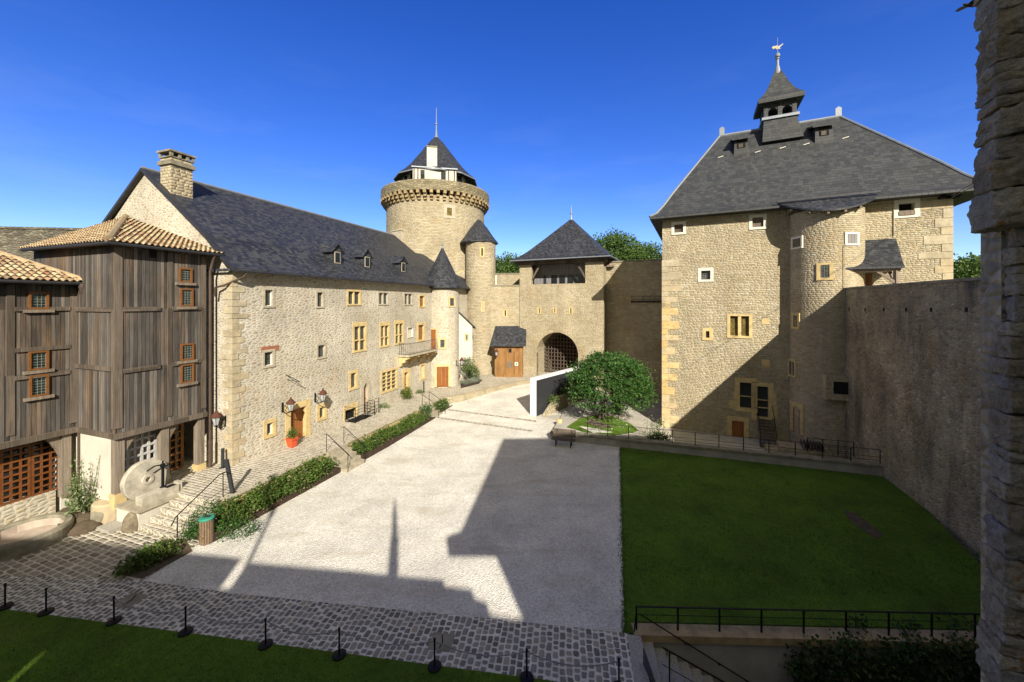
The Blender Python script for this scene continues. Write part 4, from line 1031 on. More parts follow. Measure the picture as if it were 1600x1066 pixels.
# skirt roof over the stair turret
b = MB(); pts = []; n = 18
ua, ue = FH.u(1217, .6), FH.u(1369, .6)
top = [(ua+(ue-ua)*k/n) for k in range(n+1)]
fx_ = lambda k: math.sin(PI*k/n)**.8
for k in range(n):
    r = []
    for j in (k, k+1):
        o = .86+(UR+.55-.86)*fx_(j); z = 15.70-.95*fx_(j); r.append((FH.p(top[j], .4, 15.99), FH.p(top[j], o, z)))
    b.face([r[0][1], r[1][1], r[1][0], r[0][0]]); b.face([r[0][1]-Z3*.1, r[0][0]-Z3*.3, r[1][0]-Z3*.3, r[1][1]-Z3*.1]); b.face([r[0][1], r[0][1]-Z3*.1, r[1][1]-Z3*.1, r[1][1]])
b.build('skirt_roof', M['slate'], hr)
b = MB(); b.bar(FH.p(ua-.2, .95, 15.86), FH.p(ue+.1, .95, 15.9), .14); b.build('snow_guard', M['zinc'], hr)
b = MB()
for k in range(2, n-1, 3):
    o = .8+(UR+.5-.8)*fx_(k); z = 15.5-.95*fx_(k); b.bar(FH.p(top[k], o-.9, z+.12), FH.p(top[k], o-.02, z+.02), .12)
b.build('rafter_end', M['palebeam'], hr)
# two roof dormers
for px, w_ in ((1158, .55), (1287, .6)):
    v = -5.0; u = FH.u(px, v); z0 = zh(v)-.15
    b = MB(); b.prism([FH.p(u-w_, v+.25, z0-.2), FH.p(u+w_, v+.25, z0-.2), FH.p(u+w_*.85, v, z0+1.2), FH.p(u-w_*.85, v, z0+1.2)], FH.n*-2.2)
    d = b.build('dormer', M['slategrey'], hs, recalc=True)
    b = MB(); b.hexa([FH.p(u-w_-.15, v+.35, z0+1.12), FH.p(u+w_+.15, v+.35, z0+1.12), FH.p(u+w_+.1, v-2.2, z0+2.0), FH.p(u-w_-.1, v-2.2, z0+2.0), FH.p(u-w_-.15, v+.35, z0+1.24), FH.p(u+w_+.15, v+.35, z0+1.24), FH.p(u+w_+.1, v-2.2, z0+2.12), FH.p(u-w_-.1, v-2.2, z0+2.12)]); b.build('dormer_roof', M['slategrey'], d, recalc=True)
    b = MB(); b.hexa([FH.p(u-.3, v-.2, z0+.45), FH.p(u+.3, v-.2, z0+.45), FH.p(u+.3, v+.17, z0+.45), FH.p(u-.3, v+.17, z0+.45), FH.p(u-.3, v-.2, z0+1.1), FH.p(u+.3, v-.2, z0+1.1), FH.p(u+.3, v+.06, z0+1.1), FH.p(u-.3, v+.06, z0+1.1)]); b.build('opening', M['dark'], d, recalc=True)
    b = MB(); b.box(FH, u-.2, u+.12, v+.15, v+.19, z0+.48, z0+.8); b.build('shutter', M['beam'], d)
# bell turret
ub, vb = 8.7, -HD/2; BW = 1.14
b = MB(); b.hexa([FH.p(ub-BW-.25, vb+BW+1.05, 22.2), FH.p(ub+BW+.25, vb+BW+1.05, 22.2), FH.p(ub+BW, vb-BW, 22.2), FH.p(ub-BW, vb-BW, 22.2), FH.p(ub-BW, vb+BW, 24.35), FH.p(ub+BW, vb+BW, 24.35), FH.p(ub+BW, vb-BW, 24.35), FH.p(ub-BW, vb-BW, 24.35)]); bt = b.build('bell_turret', M['slategrey'], hs, recalc=True)
b = MB(); b.box(FH, ub-BW-.16, ub+BW+.16, vb-BW-.16, vb+BW+.16, 24.36, 24.58); b.build('cornice', M['lead'], bt)
b = MB(); b.box(FH, ub-BW+.1, ub+BW-.1, vb-BW+.1, vb+BW-.1, 26.0, 26.2)
for cu in (-1, 0, 1):
    for cv in (-1, 0, 1):
        if cu or cv: b.box(FH, ub+cu*(BW-.15)-.15, ub+cu*(BW-.15)+.15, vb+cv*(BW-.15)-.15, vb+cv*(BW-.15)+.15, 24.58, 26.15)
for axis in (0, 1):                                 # arched heads between the posts
    for sgn in (-1, 1):
        for half in (-1, 1):
            m = half*(BW-.15)/2; w = (BW-.15)/2-.14; zs = 24.95
            for sd in (-1, 1):
                pts = []
                for k in range(9):
                    a = math.acos(.5)*k/8; pts.append((m-sd*w*.0+(-sd*w+sd*2*w*math.cos(a)), zs+2*w*math.sin(a)*.72))
                pts.append((m, 26.15)); pts.append((m+sd*(w+.02), 26.15))
                if axis == 0: poly = [FH.p(ub+u, vb+sgn*(BW-.25), z) for u, z in pts]; ex = FH.n*(.2*sgn)
                else: poly = [FH.p(ub+sgn*(BW-.25), vb+u, z) for u, z in pts]; ex = FH.d*(.2*sgn)
                b.prism(poly, ex)
b.build('bell_arcade', M['slategrey'], bt)
b = MB(); b.hip(FH, ub-BW-.45, ub+BW+.45, vb+BW+.45, vb-BW-.45, ub-.07, ub+.07, vb, [(0, 26.05), (.16, 26.3), (.38, 26.8), (.58, 27.5), (.78, 28.4), (1, 29.2)], thick=.35); b.build('spire', M['slategrey'], bt)
b = MB(); b.lathe(FH.p(ub, vb, 0), [(.34, 28.3), (.18, 29.1), (.11, 29.4), (.10, 29.85), (.16, 29.9), (.16, 29.97), (.08, 30.0), (.18, 30.1), (.20, 30.22), (.15, 30.36), (.025, 30.42), (.015, 31.75)], 10); b.build('lead_needle', M['lead'], bt)
b = MB(); c = FH.p(ub, vb, 30.95)
def vane(pts): b.prism([c+V((x*.62, 0, z*.75)) for x, z in pts], V((0, .05, 0)))
vane([(-.8, -.05), (-.55, .12), (-.3, .1), (-.05, .22), (.15, .1), (.4, .22), (.75, .42), (.8, .34), (.45, .08), (.3, -.05), (.45, -.25), (.25, -.18), (-.1, -.28), (-.3, -.12), (-.6, -.25)])
b.build('weather_vane', M['gold'], bt, recalc=True)
# porch roof on the wall walk
ut0, ut1 = FH.u(1351, 0), FH.u(1400, 0); zt, ze = FH.z(1375, 374, 0), FH.z(1366, 417, 1.9)
ua, ue = FH.u(1318, 1.9), FH.u(1414, 1.9)
b = MB(); n = 8
def prow(f):
    g = f**1.7; vv = 1.9*(1-(1-f)**1.0); z = ze+(zt-ze)*((1-f)**1.6)
    return (ut0+(ua-ut0)*g, ut1+(ue-ut1)*g, vv, z)
for k in range(n):
    a, c = prow(k/n), prow((k+1)/n)
    b.face([FH.p(c[0], c[2], c[3]), FH.p(c[1], c[2], c[3]), FH.p(a[1], a[2], a[3]), FH.p(a[0], a[2], a[3])])
    for s in (0, 1):
        b.face([FH.p(a[s], a[2], a[3]), FH.p(c[s], c[2], c[3]), FH.p(c[s], 0, ze-.12), FH.p(a[s], 0, ze-.12)])
b.face([FH.p(ua, 1.9, ze), FH.p(ua, 1.9, ze-.12), FH.p(ue, 1.9, ze-.12), FH.p(ue, 1.9, ze)]); b.face([FH.p(ua, 1.9, ze-.12), FH.p(ua, 0, ze-.12), FH.p(ue, 0, ze-.12), FH.p(ue, 1.9, ze-.12)])
pr = b.build('porch_roof', M['slate'], hs)
b = MB(); up = FH.u(1400.5, 1.6); b.bar(FH.p(up, 1.6, 8.5), FH.p(up, 1.6, ze-.1), .2)
b.bar(FH.p(up, 1.6, ze-1.0), FH.p(up-1.0, 1.6, ze-.15), .14); b.bar(FH.p(up, 1.6, ze-1.0), FH.p(up, .6, ze-.15), .14); b.bar(FH.p(ua+.2, 1.62, ze-.2), FH.p(ue-.1, 1.62, ze-.2), .16); b.build('porch_post', M['palebeam'], hs)
q = (FH.u(1346), FH.u(1362)); b = MB(); b.box(FH, q[0], q[1], -.05, .04, 8.6, 10.85); b.build('porch_door', M['brown'], hs)
b = MB(); ud = FH.u(1396); b.tube([FH.p(ud, .05, 13.2), FH.p(ud, .05, 15.6)], .03, 5); b.tube([FH.p(FH.u(1303), UR+.04, 12.6), FH.p(FH.u(1303), UR+.04, 9.2)], .02, 5); b.build('cable', M['greystone'], hs)
# floodlight on the corner and two stay cables to the near tower
b = MB(); p = FH.p(HL-.3, .03, FH.z(1480, 309)); b.box(Fr(p, E2), -.35, .35, 0, .12, p.z-.06, p.z+.06); b.lathe(p+FH.n*.3+FH.d*.35, [(.14, -.14), (.2, 0), (.14, .14)], 10); b.lathe(p+FH.n*.35-FH.d*.25, [(.1, -.12), (.16, 0), (.1, .12)], 10)
tag(b.build('floodlight', M['iron'], loc=tuple(p)), 'dark floodlights under the right eave corner of the square house', 'lamp')
# ================================================================== RIGHT RAMPART
wd = V((.3486, .9373)); fr = Fr(V((19.2, 19.9))-wd*19, wd, True)
rp = thing('rampart_wall', 'high stained rubble rampart in full shade along the right side of the lawn', 'wall', tuple(fr.p(12, -1, 0)))
b = MB(); b.box(fr, 0, 24.6, -1.6, 0, -3, 9.82); b.build('wall', M['rampart'], rp)
b = MB(); b.box(fr, 0, 24.6, -1.7, .07, 9.82, 9.93); b.build('coping', M['oldstone'], rp)
for px in (1327, 1352, 1381, 1416, 1455, 1510):
    u = fr.u(px); z = fr.z(px, 484); b = MB(); b.box(fr, u-.07, u+.07, -.1, .012, z-.09, z+.09); b.build('putlog_hole', M['dark'], rp)
b = MB(); b.box(fr, 10, 24.6, -4.5, -1.6, 8.9, 9.0); b.build('wall_walk', M['concrete'], rp)
# ================================================================== GROUND
def ground(name, mat, polys, z, skirt=0.0):
    b = MB()
    for P in polys:
        pts = [V((p[0], p[1], z)) for p in P]
        ar = sum(pts[i].x*pts[(i+1) % len(pts)].y-pts[(i+1) % len(pts)].x*pts[i].y for i in range(len(pts)))
        if ar < 0: pts = pts[::-1]
        b.face(pts)
        if skirt:
            for i in range(len(pts)):
                a, c = pts[i], pts[(i+1) % len(pts)]; b.face([a-Z3*skirt, c-Z3*skirt, c, a])
    return tag(b.build(name, M[mat]), kind='structure')
ground('ground', 'meadow', [[(-900, -700), (900, -700), (900, 1500), (-900, 1500)]], -3.3)
ez = lambda Y: 6.7+(Y-23.8)*.272                    # straight edge between gravel and lawn
gz = lambda Y: max(0.0, (Y-24)*.036)
b = MB()
ys = [-8, 10.35, 14, 19, 24, 28, 32, 36, 40, 44]
for y0, y1 in zip(ys, ys[1:]):
    xa = [3.1, 3.1] if y1 <= 10.4 else [ez(y0), ez(y1)] if y1 <= 24 else [6.7, 6.7]
    if y0 == 10.35: xa = [ez(10.35), ez(14)]
    b.face([V((-40, y0, gz(y0))), V((xa[0], y0, gz(y0))), V((xa[1], y1, gz(y1))), V((-40, y1, gz(y1)))])
tag(b.build('gravel_court', M['gravel']), kind='structure')
EDGE = [gp(222, 908), gp(290, 917), gp(380, 929), gp(560, 947), gp(760, 966), gp(982, 990)]
LAWN = [gp(0, 952), gp(200, 978), gp(400, 1004), gp(560, 1025), gp(840, 1062)]
ground('cobbled_path', 'cobble', [[V((-26, 17, 0)), gp(0, 868), gp(130, 893), *EDGE, V((3.12, 10.1, 0)), V((3.05, 6, 0)), V((3, 3, 0)), *LAWN[::-1], V((-26, 13.2, 0))]], .006)
ground('stone_paving', 'flags', [[V((-30, 26, 0)), V((-30, 13, 0)), gp(0, 900), gp(222, 908), gp(252, 890), gp(312, 850), FA.p(-3.4, 3.2, 0), FA.p(-3.4, -1, 0), FA.p(0, -3, 0)]], .010)
LW = [V((-30, 13.6, 0)), *LAWN, V((3.0, 8.75, 0)), V((3.0, -8, 0)), V((-30, -8, 0))]
ground('front_lawn', 'grass', [LW], .022, .02)
random.seed(21)
b = MB()
for i in range(26000):
    y = 8.4+random.random()**1.4*5.5; x = random.uniform(-16, 2.9)
    yl = LAWN[0].y+(x-LAWN[0].x)/(LAWN[-1].x-LAWN[0].x)*(LAWN[-1].y-LAWN[0].y)
    if y > yl+random.gauss(0, .05): continue
    a = random.uniform(0, 6.28); h = random.uniform(.025, .06); t = V((math.cos(a), math.sin(a), 0))*.012; ln = V((random.uniform(-.03, .03), random.uniform(-.03, .03), h))
    p = V((x, y, .02)); b.face([p-t, p+t, p+ln], [(0, 0)]*3)
tag(b.build('grass_blades', M['blade']), kind='stuff')
# right lawn and its neighbours
TW0, TW1 = gp(860, 687), gp(1380, 744)
tdir = (TW1-TW0).normalized(); FT = Fr(TW0, (tdir.x, tdir.y))
tl = (TW1-TW0).length
ground('right_lawn', 'grass', [[V((ez(10.45), 10.45, 0)), V((14.6, 10.45, 0)), V((19.6, 19.6, 0)), gp(1380, 745), gp(969, 699)]], .012)
b = MB(); random.seed(22)
for i in range(9000):
    y = 10.5+random.random()**1.6*5; x = random.uniform(ez(y)+.02, 15)
    a = random.uniform(0, 6.28); h = random.uniform(.02, .05); t = V((math.cos(a), math.sin(a), 0))*.012; ln = V((random.uniform(-.03, .03), random.uniform(-.03, .03), h))
    p = V((x, y, .012)); b.face([p-t, p+t, p+ln], [(0, 0)]*3)
for i in range(9000):
    q = gp(random.uniform(965, 1560), random.uniform(703, 930)); x, y = q.x, q.y
    if x > 19.2-(19.9-y)*.366-.15 or MN.noise(V((x*.8, y*.8, 2))) < random.uniform(-.5, .3): continue
    a = random.uniform(0, 6.28); h = random.uniform(.04, .09); t = V((math.cos(a), math.sin(a), 0))*.02; ln = V((random.uniform(-.06, .06), random.uniform(-.06, .06), h))
    p = V((x, y, .012)); b.face([p-t, p+t, p+ln], [(0, 0)]*3)
for i in range(1800):
    y = 10.45+random.random()**1.3*13.2; x = ez(y)+random.gauss(0, .045)
    a = random.uniform(0, 6.28); h = random.uniform(.03, .07); t = V((math.cos(a), math.sin(a), 0))*.016; ln = V((random.uniform(-.05, .03), random.uniform(-.04, .04), h))
    p = V((x, y, .01)); b.face([p-t, p+t, p+ln], [(0, 0)]*3)
tag(b.build('grass_blades', M['blade']), kind='stuff')
bp_ = [gp(1318, 797), gp(1336, 802), gp(1358, 818), gp(1382, 838), gp(1370, 842), gp(1346, 828), gp(1326, 812)]
ground('bare_patch', 'soil', [bp_], .018)
# terrace along the residence with its retaining wall
T0, T1, TO = -2.35, 15.4, 3.05
kerb = [gp(724, 617, TZ), gp(760, 608, TZ), gp(800, 599, TZ), gp(832, 593, TZ)]
far = [FA.p(T0, -4.5, 0), FA.p(T0, TO, 0), FA.p(T1, TO, 0), *kerb, V((9, 41, 0)), V((14, 52, 0)), V((-26, 56, 0)), FA.p(30, -6, 0)]
ground('terrace', 'terrace', [far], TZ)
b = MB(); b.box(FA, T0, 2.85, TO-.3, TO, -.3, TZ-.02); b.box(FA, 4.3, 12.3, TO-.3, TO, -.3, TZ-.02); b.box(FA, 13.5, T1, TO-.3, TO, -.3, TZ-.02)
tw_ = thing('terrace_wall', 'low golden retaining wall of the terrace behind the flower bed', 'wall', tuple(FA.p(6, TO, 0)))
b.build('wall', M['dressed'], tw_)
b = MB(); b.box(FA, T0, 2.85, TO-.34, TO+.05, TZ-.07, TZ+.012); b.box(FA, 4.3, 12.3, TO-.34, TO+.05, TZ-.07, TZ+.012); b.box(FA, 13.5, T1, TO-.34, TO+.05, TZ-.07, TZ+.012); b.build('coping', M['greystone'], tw_)
b = MB(); kk = [FA.p(T1, TO, 0)]+kerb+[kerb[-1]+V((3.0, -.5, 0))]
for a, c in zip(kk, kk[1:]):
    a = V((a.x, a.y, 0)); c = V((c.x, c.y, 0)); o = (c-a).normalized(); o = V((o.y, -o.x, 0))
    b.hexa([a+o*.03, c+o*.03, c-o*.35, a-o*.35, a+o*.03+Z3*(TZ+.014), c+o*.03+Z3*(TZ+.014), c-o*.35+Z3*(TZ+.014), a-o*.35+Z3*(TZ+.014)])
tag(b.build('stone_kerb', M['houselow'], recalc=True, loc=tuple(kerb[1])), 'curved rough stone kerb between white gravel and the upper paving', 'kerb')
def steps(fr, u0, u1, v0, v1, z0, z1, n, name, label, mat='step', along='v', loc=None):
    b = MB(); r = (z1-z0)/n
    for k in range(n):
        za = z0+r*(k+1)
        if along == 'v': b.box(fr, u0, u1, v0-.02, v1-(v1-v0)*k/n, z0-.3 if k == 0 else z0+r*k-.02, za-.004*(k == n-1))
        else: b.box(fr, u0+(u1-u0)*k/n, u1+.02, v0, v1, z0-.3 if k == 0 else z0+r*k-.02, za-.004*(k == n-1))
    return tag(b.build(name, M[mat], loc=tuple(fr.p((u0+u1)/2, (v0+v1)/2, z0))), label, 'steps')
steps(FA, -3.95, T0, .55, 2.85, 0, TZ, 5, 'stone_steps', 'worn stone steps up beside the millstone fountain', 'terrace', along='u')
steps(FA, 2.87, 4.28, TO-.1, 4.45, 0, TZ, 5, 'stone_steps', 'stone steps between two flower beds with handrails, middle of the terrace')
steps(FA, 12.32, 13.48, TO-.1, 4.2, .1, TZ, 4, 'stone_steps', 'small far stone steps near the turret door')
b = MB(); b.box(FA, T0+.01, T0+.05, -4.5, TO, -.3, TZ-.006); tag(b.build('terrace_end', M['houselow'], loc=tuple(FA.p(T0, 1, 0))), 'stone end of the terrace beside the steps', 'wall')
# handrails
def handrail(pts, posts, label, r=.018):
    t = thing('handrail', label, 'handrail', tuple(posts[0][0]))
    b = MB(); b.tube(pts, r, 6); b.build('rail', M['iron'], t)
    for a, c in posts: q = MB(); q.tube([a, c], r*.9, 6); q.build('post', M['iron'], t)
    return t
def pair(u, lab, z0=0, vo=TO+.05, ln=1.35):
    handrail([FA.p(u, vo-.25, TZ+.9), FA.p(u, vo-.1, TZ+.98), FA.p(u, vo+ln, z0+.98), FA.p(u, vo+ln+.12, z0+.9)], [(FA.p(u, vo-.1, TZ), FA.p(u, vo-.1, TZ+.96)), (FA.p(u, vo+ln, z0), FA.p(u, vo+ln, z0+.96))], lab)
pair(2.95, 'thin black handrail on the near side of the middle steps'); pair(4.22, 'thin black handrail on the far side of the middle steps')
pair(12.4, 'thin black handrail on the near side of the far steps', .1); pair(13.4, 'thin black handrail on the far side of the far steps', .1)
handrail([FA.p(-4.15, 2.78, .72), FA.p(-4.0, 2.78, .98), FA.p(-2.45, 2.78, TZ+1.0), FA.p(-2.2, 2.78, TZ+1.02), FA.p(-2.05, 2.78, TZ+.9)], [(FA.p(-3.95, 2.78, 0), FA.p(-3.95, 2.78, 1.0)), (FA.p(-2.3, 2.78, TZ), FA.p(-2.3, 2.78, TZ+1.0))], 'thin rusty handrail rising behind the litter bin', .02)
# railing around the cellar opening
t = thing('cellar_railing', 'black iron railing round the cellar steps on the terrace', 'railing', tuple(FA.p(8, .6, TZ)))
cu0, cu1 = cel[0]-.1, cel[1]+.75
for u in (cu0, (cu0+cu1)/2, cu1):
    b = MB(); b.tube([FA.p(u, .95, TZ), FA.p(u, .95, TZ+1.05)], .028, 6); b.build('post', M['iron'], t)
b = MB()
for k in range(5): b.tube([FA.p(cu0, .95, TZ+.2+.21*k), FA.p(cu1, .95, TZ+.2+.21*k)], .014, 5)
for u in (cu0, cu1):
    for k in range(5): b.tube([FA.p(u, .05, TZ+.2+.21*k), FA.p(u, .95, TZ+.2+.21*k)], .014, 5)
b.build('bars', M['iron'], t)
b = MB(); b.box(FA, cu0+.05, cu1-.1, .02, .9, TZ-.2, TZ+.008); b.build('well', M['dark'], t)
t = thing('arrow_door_railing', 'short black railing in front of the pointed arch door', 'railing', tuple(FA.p(10, .6, TZ)))
du = FA.u(570)
for u in (du-.7, du+.55):
    b = MB(); b.tube([FA.p(u, .8, TZ), FA.p(u, .8, TZ+1.1)], .028, 6); b.build('post', M['iron'], t)
b = MB()
for k in range(5): b.tube([FA.p(du-.7, .8, TZ+.15+.24*k), FA.p(du+.55, .8, TZ+.15+.24*k)], .014, 5)
b.build('bars', M['iron'], t)
# ================================================================== FOLIAGE
def leaves(b, p, n, spread, size, up=.3, flat=1.0, rnd=random):
    for _ in range(n):
        q = V((rnd.gauss(0, 1), rnd.gauss(0, 1), rnd.gauss(0, 1)*flat))
        q = p+q*spread*.5
        nrm = V((rnd.uniform(-1, 1), rnd.uniform(-1, 1), rnd.uniform(-1, 1)+up)).normalized()
        a = nrm.cross(V((rnd.uniform(-1, 1), rnd.uniform(-1, 1), rnd.uniform(-1, 1)))).normalized(); c = nrm.cross(a)
        s = size*rnd.uniform(.6, 1.3)
        b.face([q-a*s*.5, q+c*s*.32-a*.05*s+nrm*s*.06, q+a*s*.55, q-c*s*.32-a*.05*s+nrm*s*.06], [(0, 0)]*4)
def dome(c, rx, ry, rz, n, rnd, lo=-.3, inner=.55):
    out = []
    while len(out) < n:
        d = V((rnd.gauss(0, 1), rnd.gauss(0, 1), rnd.gauss(0, 1))).normalized()
        if d.z < lo: continue
        k = inner+(1-inner)*rnd.random()**.5
        lump = 1+.13*MN.noise(d*2.3+V(c)*.37)+.08*MN.noise(d*5+V(c))
        out.append(V(c)+V((d.x*rx, d.y*ry, d.z*rz))*k*lump)
    return out
def limb(b, p, d, r, ln, depth, rnd, tips, spread=.7):
    pts = [p]; rs = [r]; q = p
    for k in range(4):
        d = (d+V((rnd.uniform(-1, 1), rnd.uniform(-1, 1), rnd.uniform(-.5, .7)))*.16).normalized(); q = q+d*ln/4; pts.append(q); rs.append(r*(1-.12*(k+1)))
    b.tube(pts, rs, 7)
    if depth == 0: tips.append(q); return
    for k in range(rnd.choice((2, 3, 3))):
        nd = (d+V((rnd.uniform(-1, 1), rnd.uniform(-1, 1), rnd.uniform(-.3, .8)))*spread).normalized()
        limb(b, q, nd, r*.55, ln*.72, depth-1, rnd, tips, spread)
# the round tree of the garden
GZ0 = .42
rnd = random.Random(5)
tp = gp(940, 655, GZ0)
tree = thing('round_tree', 'broad dome-shaped dark green tree with a forked trunk on the small sunny lawn', 'tree', tuple(tp))
b = MB(); tips = []
b.lathe(tp, [(.42, -.2), (.30, .05), (.24, .3)], 12, cap=False)
limb(b, tp+V((0, 0, .2)), V((.25, .05, 1)).normalized(), .23, 1.1, 2, rnd, tips, .9); limb(b, tp+V((0, 0, .3)), V((-.7, -.1, .8)).normalized(), .15, 1.4, 2, rnd, tips, .8); limb(b, tp+V((.05, 0, .3)), V((.7, .3, .7)).normalized(), .14, 1.3, 2, rnd, tips, .8)
b.build('trunk', M['bark'], tree)
tc = tp+V((.60, .2, 2.6))
b = MB(); n0 = 0
for p in dome(tc, 2.9, 2.75, 2.25, 900, rnd, -.42, .62):
    d = p-tc
    if d.z < -.75 and rnd.random() < .45: continue
    leaves(b, p, 22, .50, .165, .9, .32, rnd)
for k in range(80):                                 # drooping sprays at the skirt
    a = rnd.uniform(0, 6.28); p = tc+V((math.cos(a)*2.75*rnd.uniform(.8, 1.05), math.sin(a)*2.6*rnd.uniform(.8, 1.05), rnd.uniform(-1.5, -.8))); leaves(b, p, 16, .5, .18, .9, .3, rnd)
b.build('crown', M['treeleaf'], tree)
# woods beyond the walls
def wood_tree(c, r, h, label, seed):
    rn = random.Random(seed)
    t = thing('woodland_tree', label, 'tree', (c[0], c[1], -3.2), 'trees beyond the walls')
    b = MB(); tp_ = []; limb(b, V((c[0], c[1], -3.2)), V((0, 0, 1)), .4, (h+3)*.5, 1, rn, tp_, .6); b.build('trunk', M['bark'], t)
    b = MB()
    for p in dome((c[0], c[1], h-r*1.0), r, r, r*1.05, int(520*r/3), rn, -.6, .35): leaves(b, p, 16, 1.0, .36, .5, .7, rn)
    b.build('crown', M['farleaf'], t)
def far_pt(px, py, Y): return ((px-CX)/F*Y, Y, HC-(py-HY)/F*Y)
x, y, z = far_pt(957, 371, 62); wood_tree((x, y), 4.8, z+.6, 'large leafy tree behind the wall right of the gatehouse roof', 31)
x, y, z = far_pt(1003, 388, 66); wood_tree((x, y), 4.2, z+.5, 'paler leafy tree behind the wall beside the square house', 32)
x, y, z = far_pt(794, 405, 66); wood_tree((x, y), 4.0, z+.5, 'leafy tree seen between the keep turret and the gatehouse', 33)
x, y, z = far_pt(1508, 402, 40); wood_tree((x, y), 3.6, z-.4, 'leafy tree beyond the rampart next to the square house corner', 34)
x, y, z = far_pt(1548, 404, 42); wood_tree((x, y), 3.6, z-.3, 'leafy tree beyond the rampart next to the near stone pier', 35)
x, y, z = far_pt(1600, 400, 44); wood_tree((x, y), 4.0, z+.3, 'leafy tree beyond the rampart, mostly hidden by the near stone pier', 36)
# planted strips along the terrace: every shrub its own plant
def shrub(p, rx, ry, h, mat, label, seed, n=60, ls=.10, name='shrub', group=None, cat='shrub', per=12):
    rn = random.Random(seed)
    t = thing(name, label, cat, tuple(p), group)
    b = MB()
    for k in range(5): a = rn.uniform(0, 6.28); b.tube([p, p+V((math.cos(a)*rx*.4, math.sin(a)*ry*.4, h*.6))], [.018, .008], 4)
    b.build('stem', M['bark'], t)
    b = MB()
    for q in dome(p+V((0, 0, h*.42)), rx, ry, h*.6, n, rn, -.6, .4): leaves(b, q, per, .22, ls, .5, .8, rn)
    b.build('foliage', M[mat], t)
    return t
ground('planting_bed', 'mulch', [[FA.p(-3.6, 3.1, 0), FA.p(-3.6, 4.05, 0), FA.p(2.8, 4.1, 0), FA.p(2.8, 3.1, 0)], [FA.p(4.35, 3.1, 0), FA.p(4.35, 4.15, 0), FA.p(12.3, 4.0, 0), FA.p(12.3, 3.1, 0)], [FA.p(13.5, 3.1, .1), FA.p(13.5, 3.9, .1), FA.p(15.4, 3.8, .1), FA.p(15.6, 3.1, .1)]], .26, .4)
b = MB(); b.box(FA, 4.3, 12.3, 4.12, 4.2, -.1, .30); b.box(FA, 13.5, 15.5, 3.9, 3.97, 0, .36); tag(b.build('bed_edging', M['mulch'], loc=tuple(FA.p(8, 4.1, 0))), 'dark edging board of the rose bed beside the white gravel', 'edging')
def place_bed(u0, u1, step, v, mats, lab, seed, hs=(.75, .95)):
    rn = random.Random(seed); u = u0; k = 0
    while u < u1:
        h = rn.uniform(*hs)
        shrub(FA.p(u, v+rn.uniform(-.08, .08), .15), step*.75, .62, h, mats[k % len(mats)], lab, seed*50+k, n=int(75), group='shrubs in the terrace beds')
        u += step; k += 1
place_bed(-2.7, 2.6, .68, 3.72, ('hedge', 'hedge', 'hedge'), 'green and russet shrub in the near flower bed between steps and bin', 41, (.85, 1.1))
place_bed(4.8, 11.6, .62, 3.62, ('hedge',), 'low leafy rose shrub in the long middle bed below the terrace wall', 42, (.62, .85))
place_bed(13.8, 15.3, .5, 3.45, ('hedge',), 'low rose shrub in the short far bed near the turret door', 43, (.7, .9))
shrub(FA.p(12.0, 3.5, .2), .5, .45, 1.05, 'juniper', 'bright green round shrub at the far end of the middle bed', 44, 60)
shrub(FA.p(-3.15, 3.35, 0), .75, .75, 1.15, 'juniper', 'dense dark green juniper behind the litter bin', 45, 150, .07)
shrub(gp(304, 838), .32, .32, .38, 'juniper', 'low creeping juniper left of the litter bin', 46, 80, .07)
shrub(FA.p(-2.9, 4.2, 0), .95, .5, .5, 'juniper', 'low creeping juniper right of the litter bin, spilling on the gravel', 47, 110, .07)
b = MB(); rn = random.Random(8)
for k in range(90):
    bed = rn.choice(((-2.8, 2.7), (4.6, 12), (13.6, 15.4))); p = FA.p(rn.uniform(*bed), rn.uniform(3.3, 4.1), rn.uniform(.55, 1.0)); leaves(b, p, 2, .05, .05, .8, .5, rn)
tag(b.build('rose_blossoms', M['petal']), kind='stuff')
# cobble-side rose bush and other plants
pb = gp(206, 893); sp = [(gp(258, 868)-pb)*f for f in (.0, .33, .66, 1)]
ground('soil_patch', 'soil', [[gp(182, 898), gp(222, 905), gp(300, 862), gp(288, 842), gp(252, 845)]], .03, .03)
for k, s in enumerate(sp): shrub(pb+s, .40, .36, (.36, .55, .62, .45)[k], 'hedge', ('low end of the straggly rose row beside cobbles and gravel', 'bushy dark rose shrub beside cobbles and gravel', 'tallest straggly rose shrub with pale flowers beside the gravel edge', 'sparse rose shrub nearest the litter bin')[k], 60+k, 55, .09, 'rose_shrub', 'rose row between cobbles and gravel', per=9)
hp = V((-17.75, 15.85, .38))
t = thing('hollyhock', 'tall pale green hollyhock clump in front of the white plaster wall', 'plant', tuple(hp)); b = MB(); b2 = MB(); rn = random.Random(3)
for k in range(9):
    a = V((rn.uniform(-.6, .6), rn.uniform(-.4, .3), 0)); h = rn.uniform(1.1, 2.35); top = hp+a*1.3+V((0, 0, h)); b.tube([hp+a*.5, top], [.018, .007], 5)
    for j in range(15): q = (hp+a*.5).lerp(top, j/15.0); leaves(b2, q, 7 if j < 11 else 3, .42*(1-j/22), .16*(1-j/26), .6, .7, rn)
b.build('stem', M['hedge'], t); b2.build('foliage', M['hollyhock'], t)
SOIL = True
shrub(FA.p(FA.u(628.5), .45, TZ), .42, .36, 1.05, 'hedge', 'flowering shrub beside the red brown facade door', 70, 60)
for k, px in enumerate((600, 655)): shrub(FA.p(FA.u(px)-.4, .3, TZ), .4, .18, .25, 'hollyhock', ('low grassy tuft at the foot of the facade', 'small tuft of weeds at the wall foot below the balcony')[k], 72+k, 26)
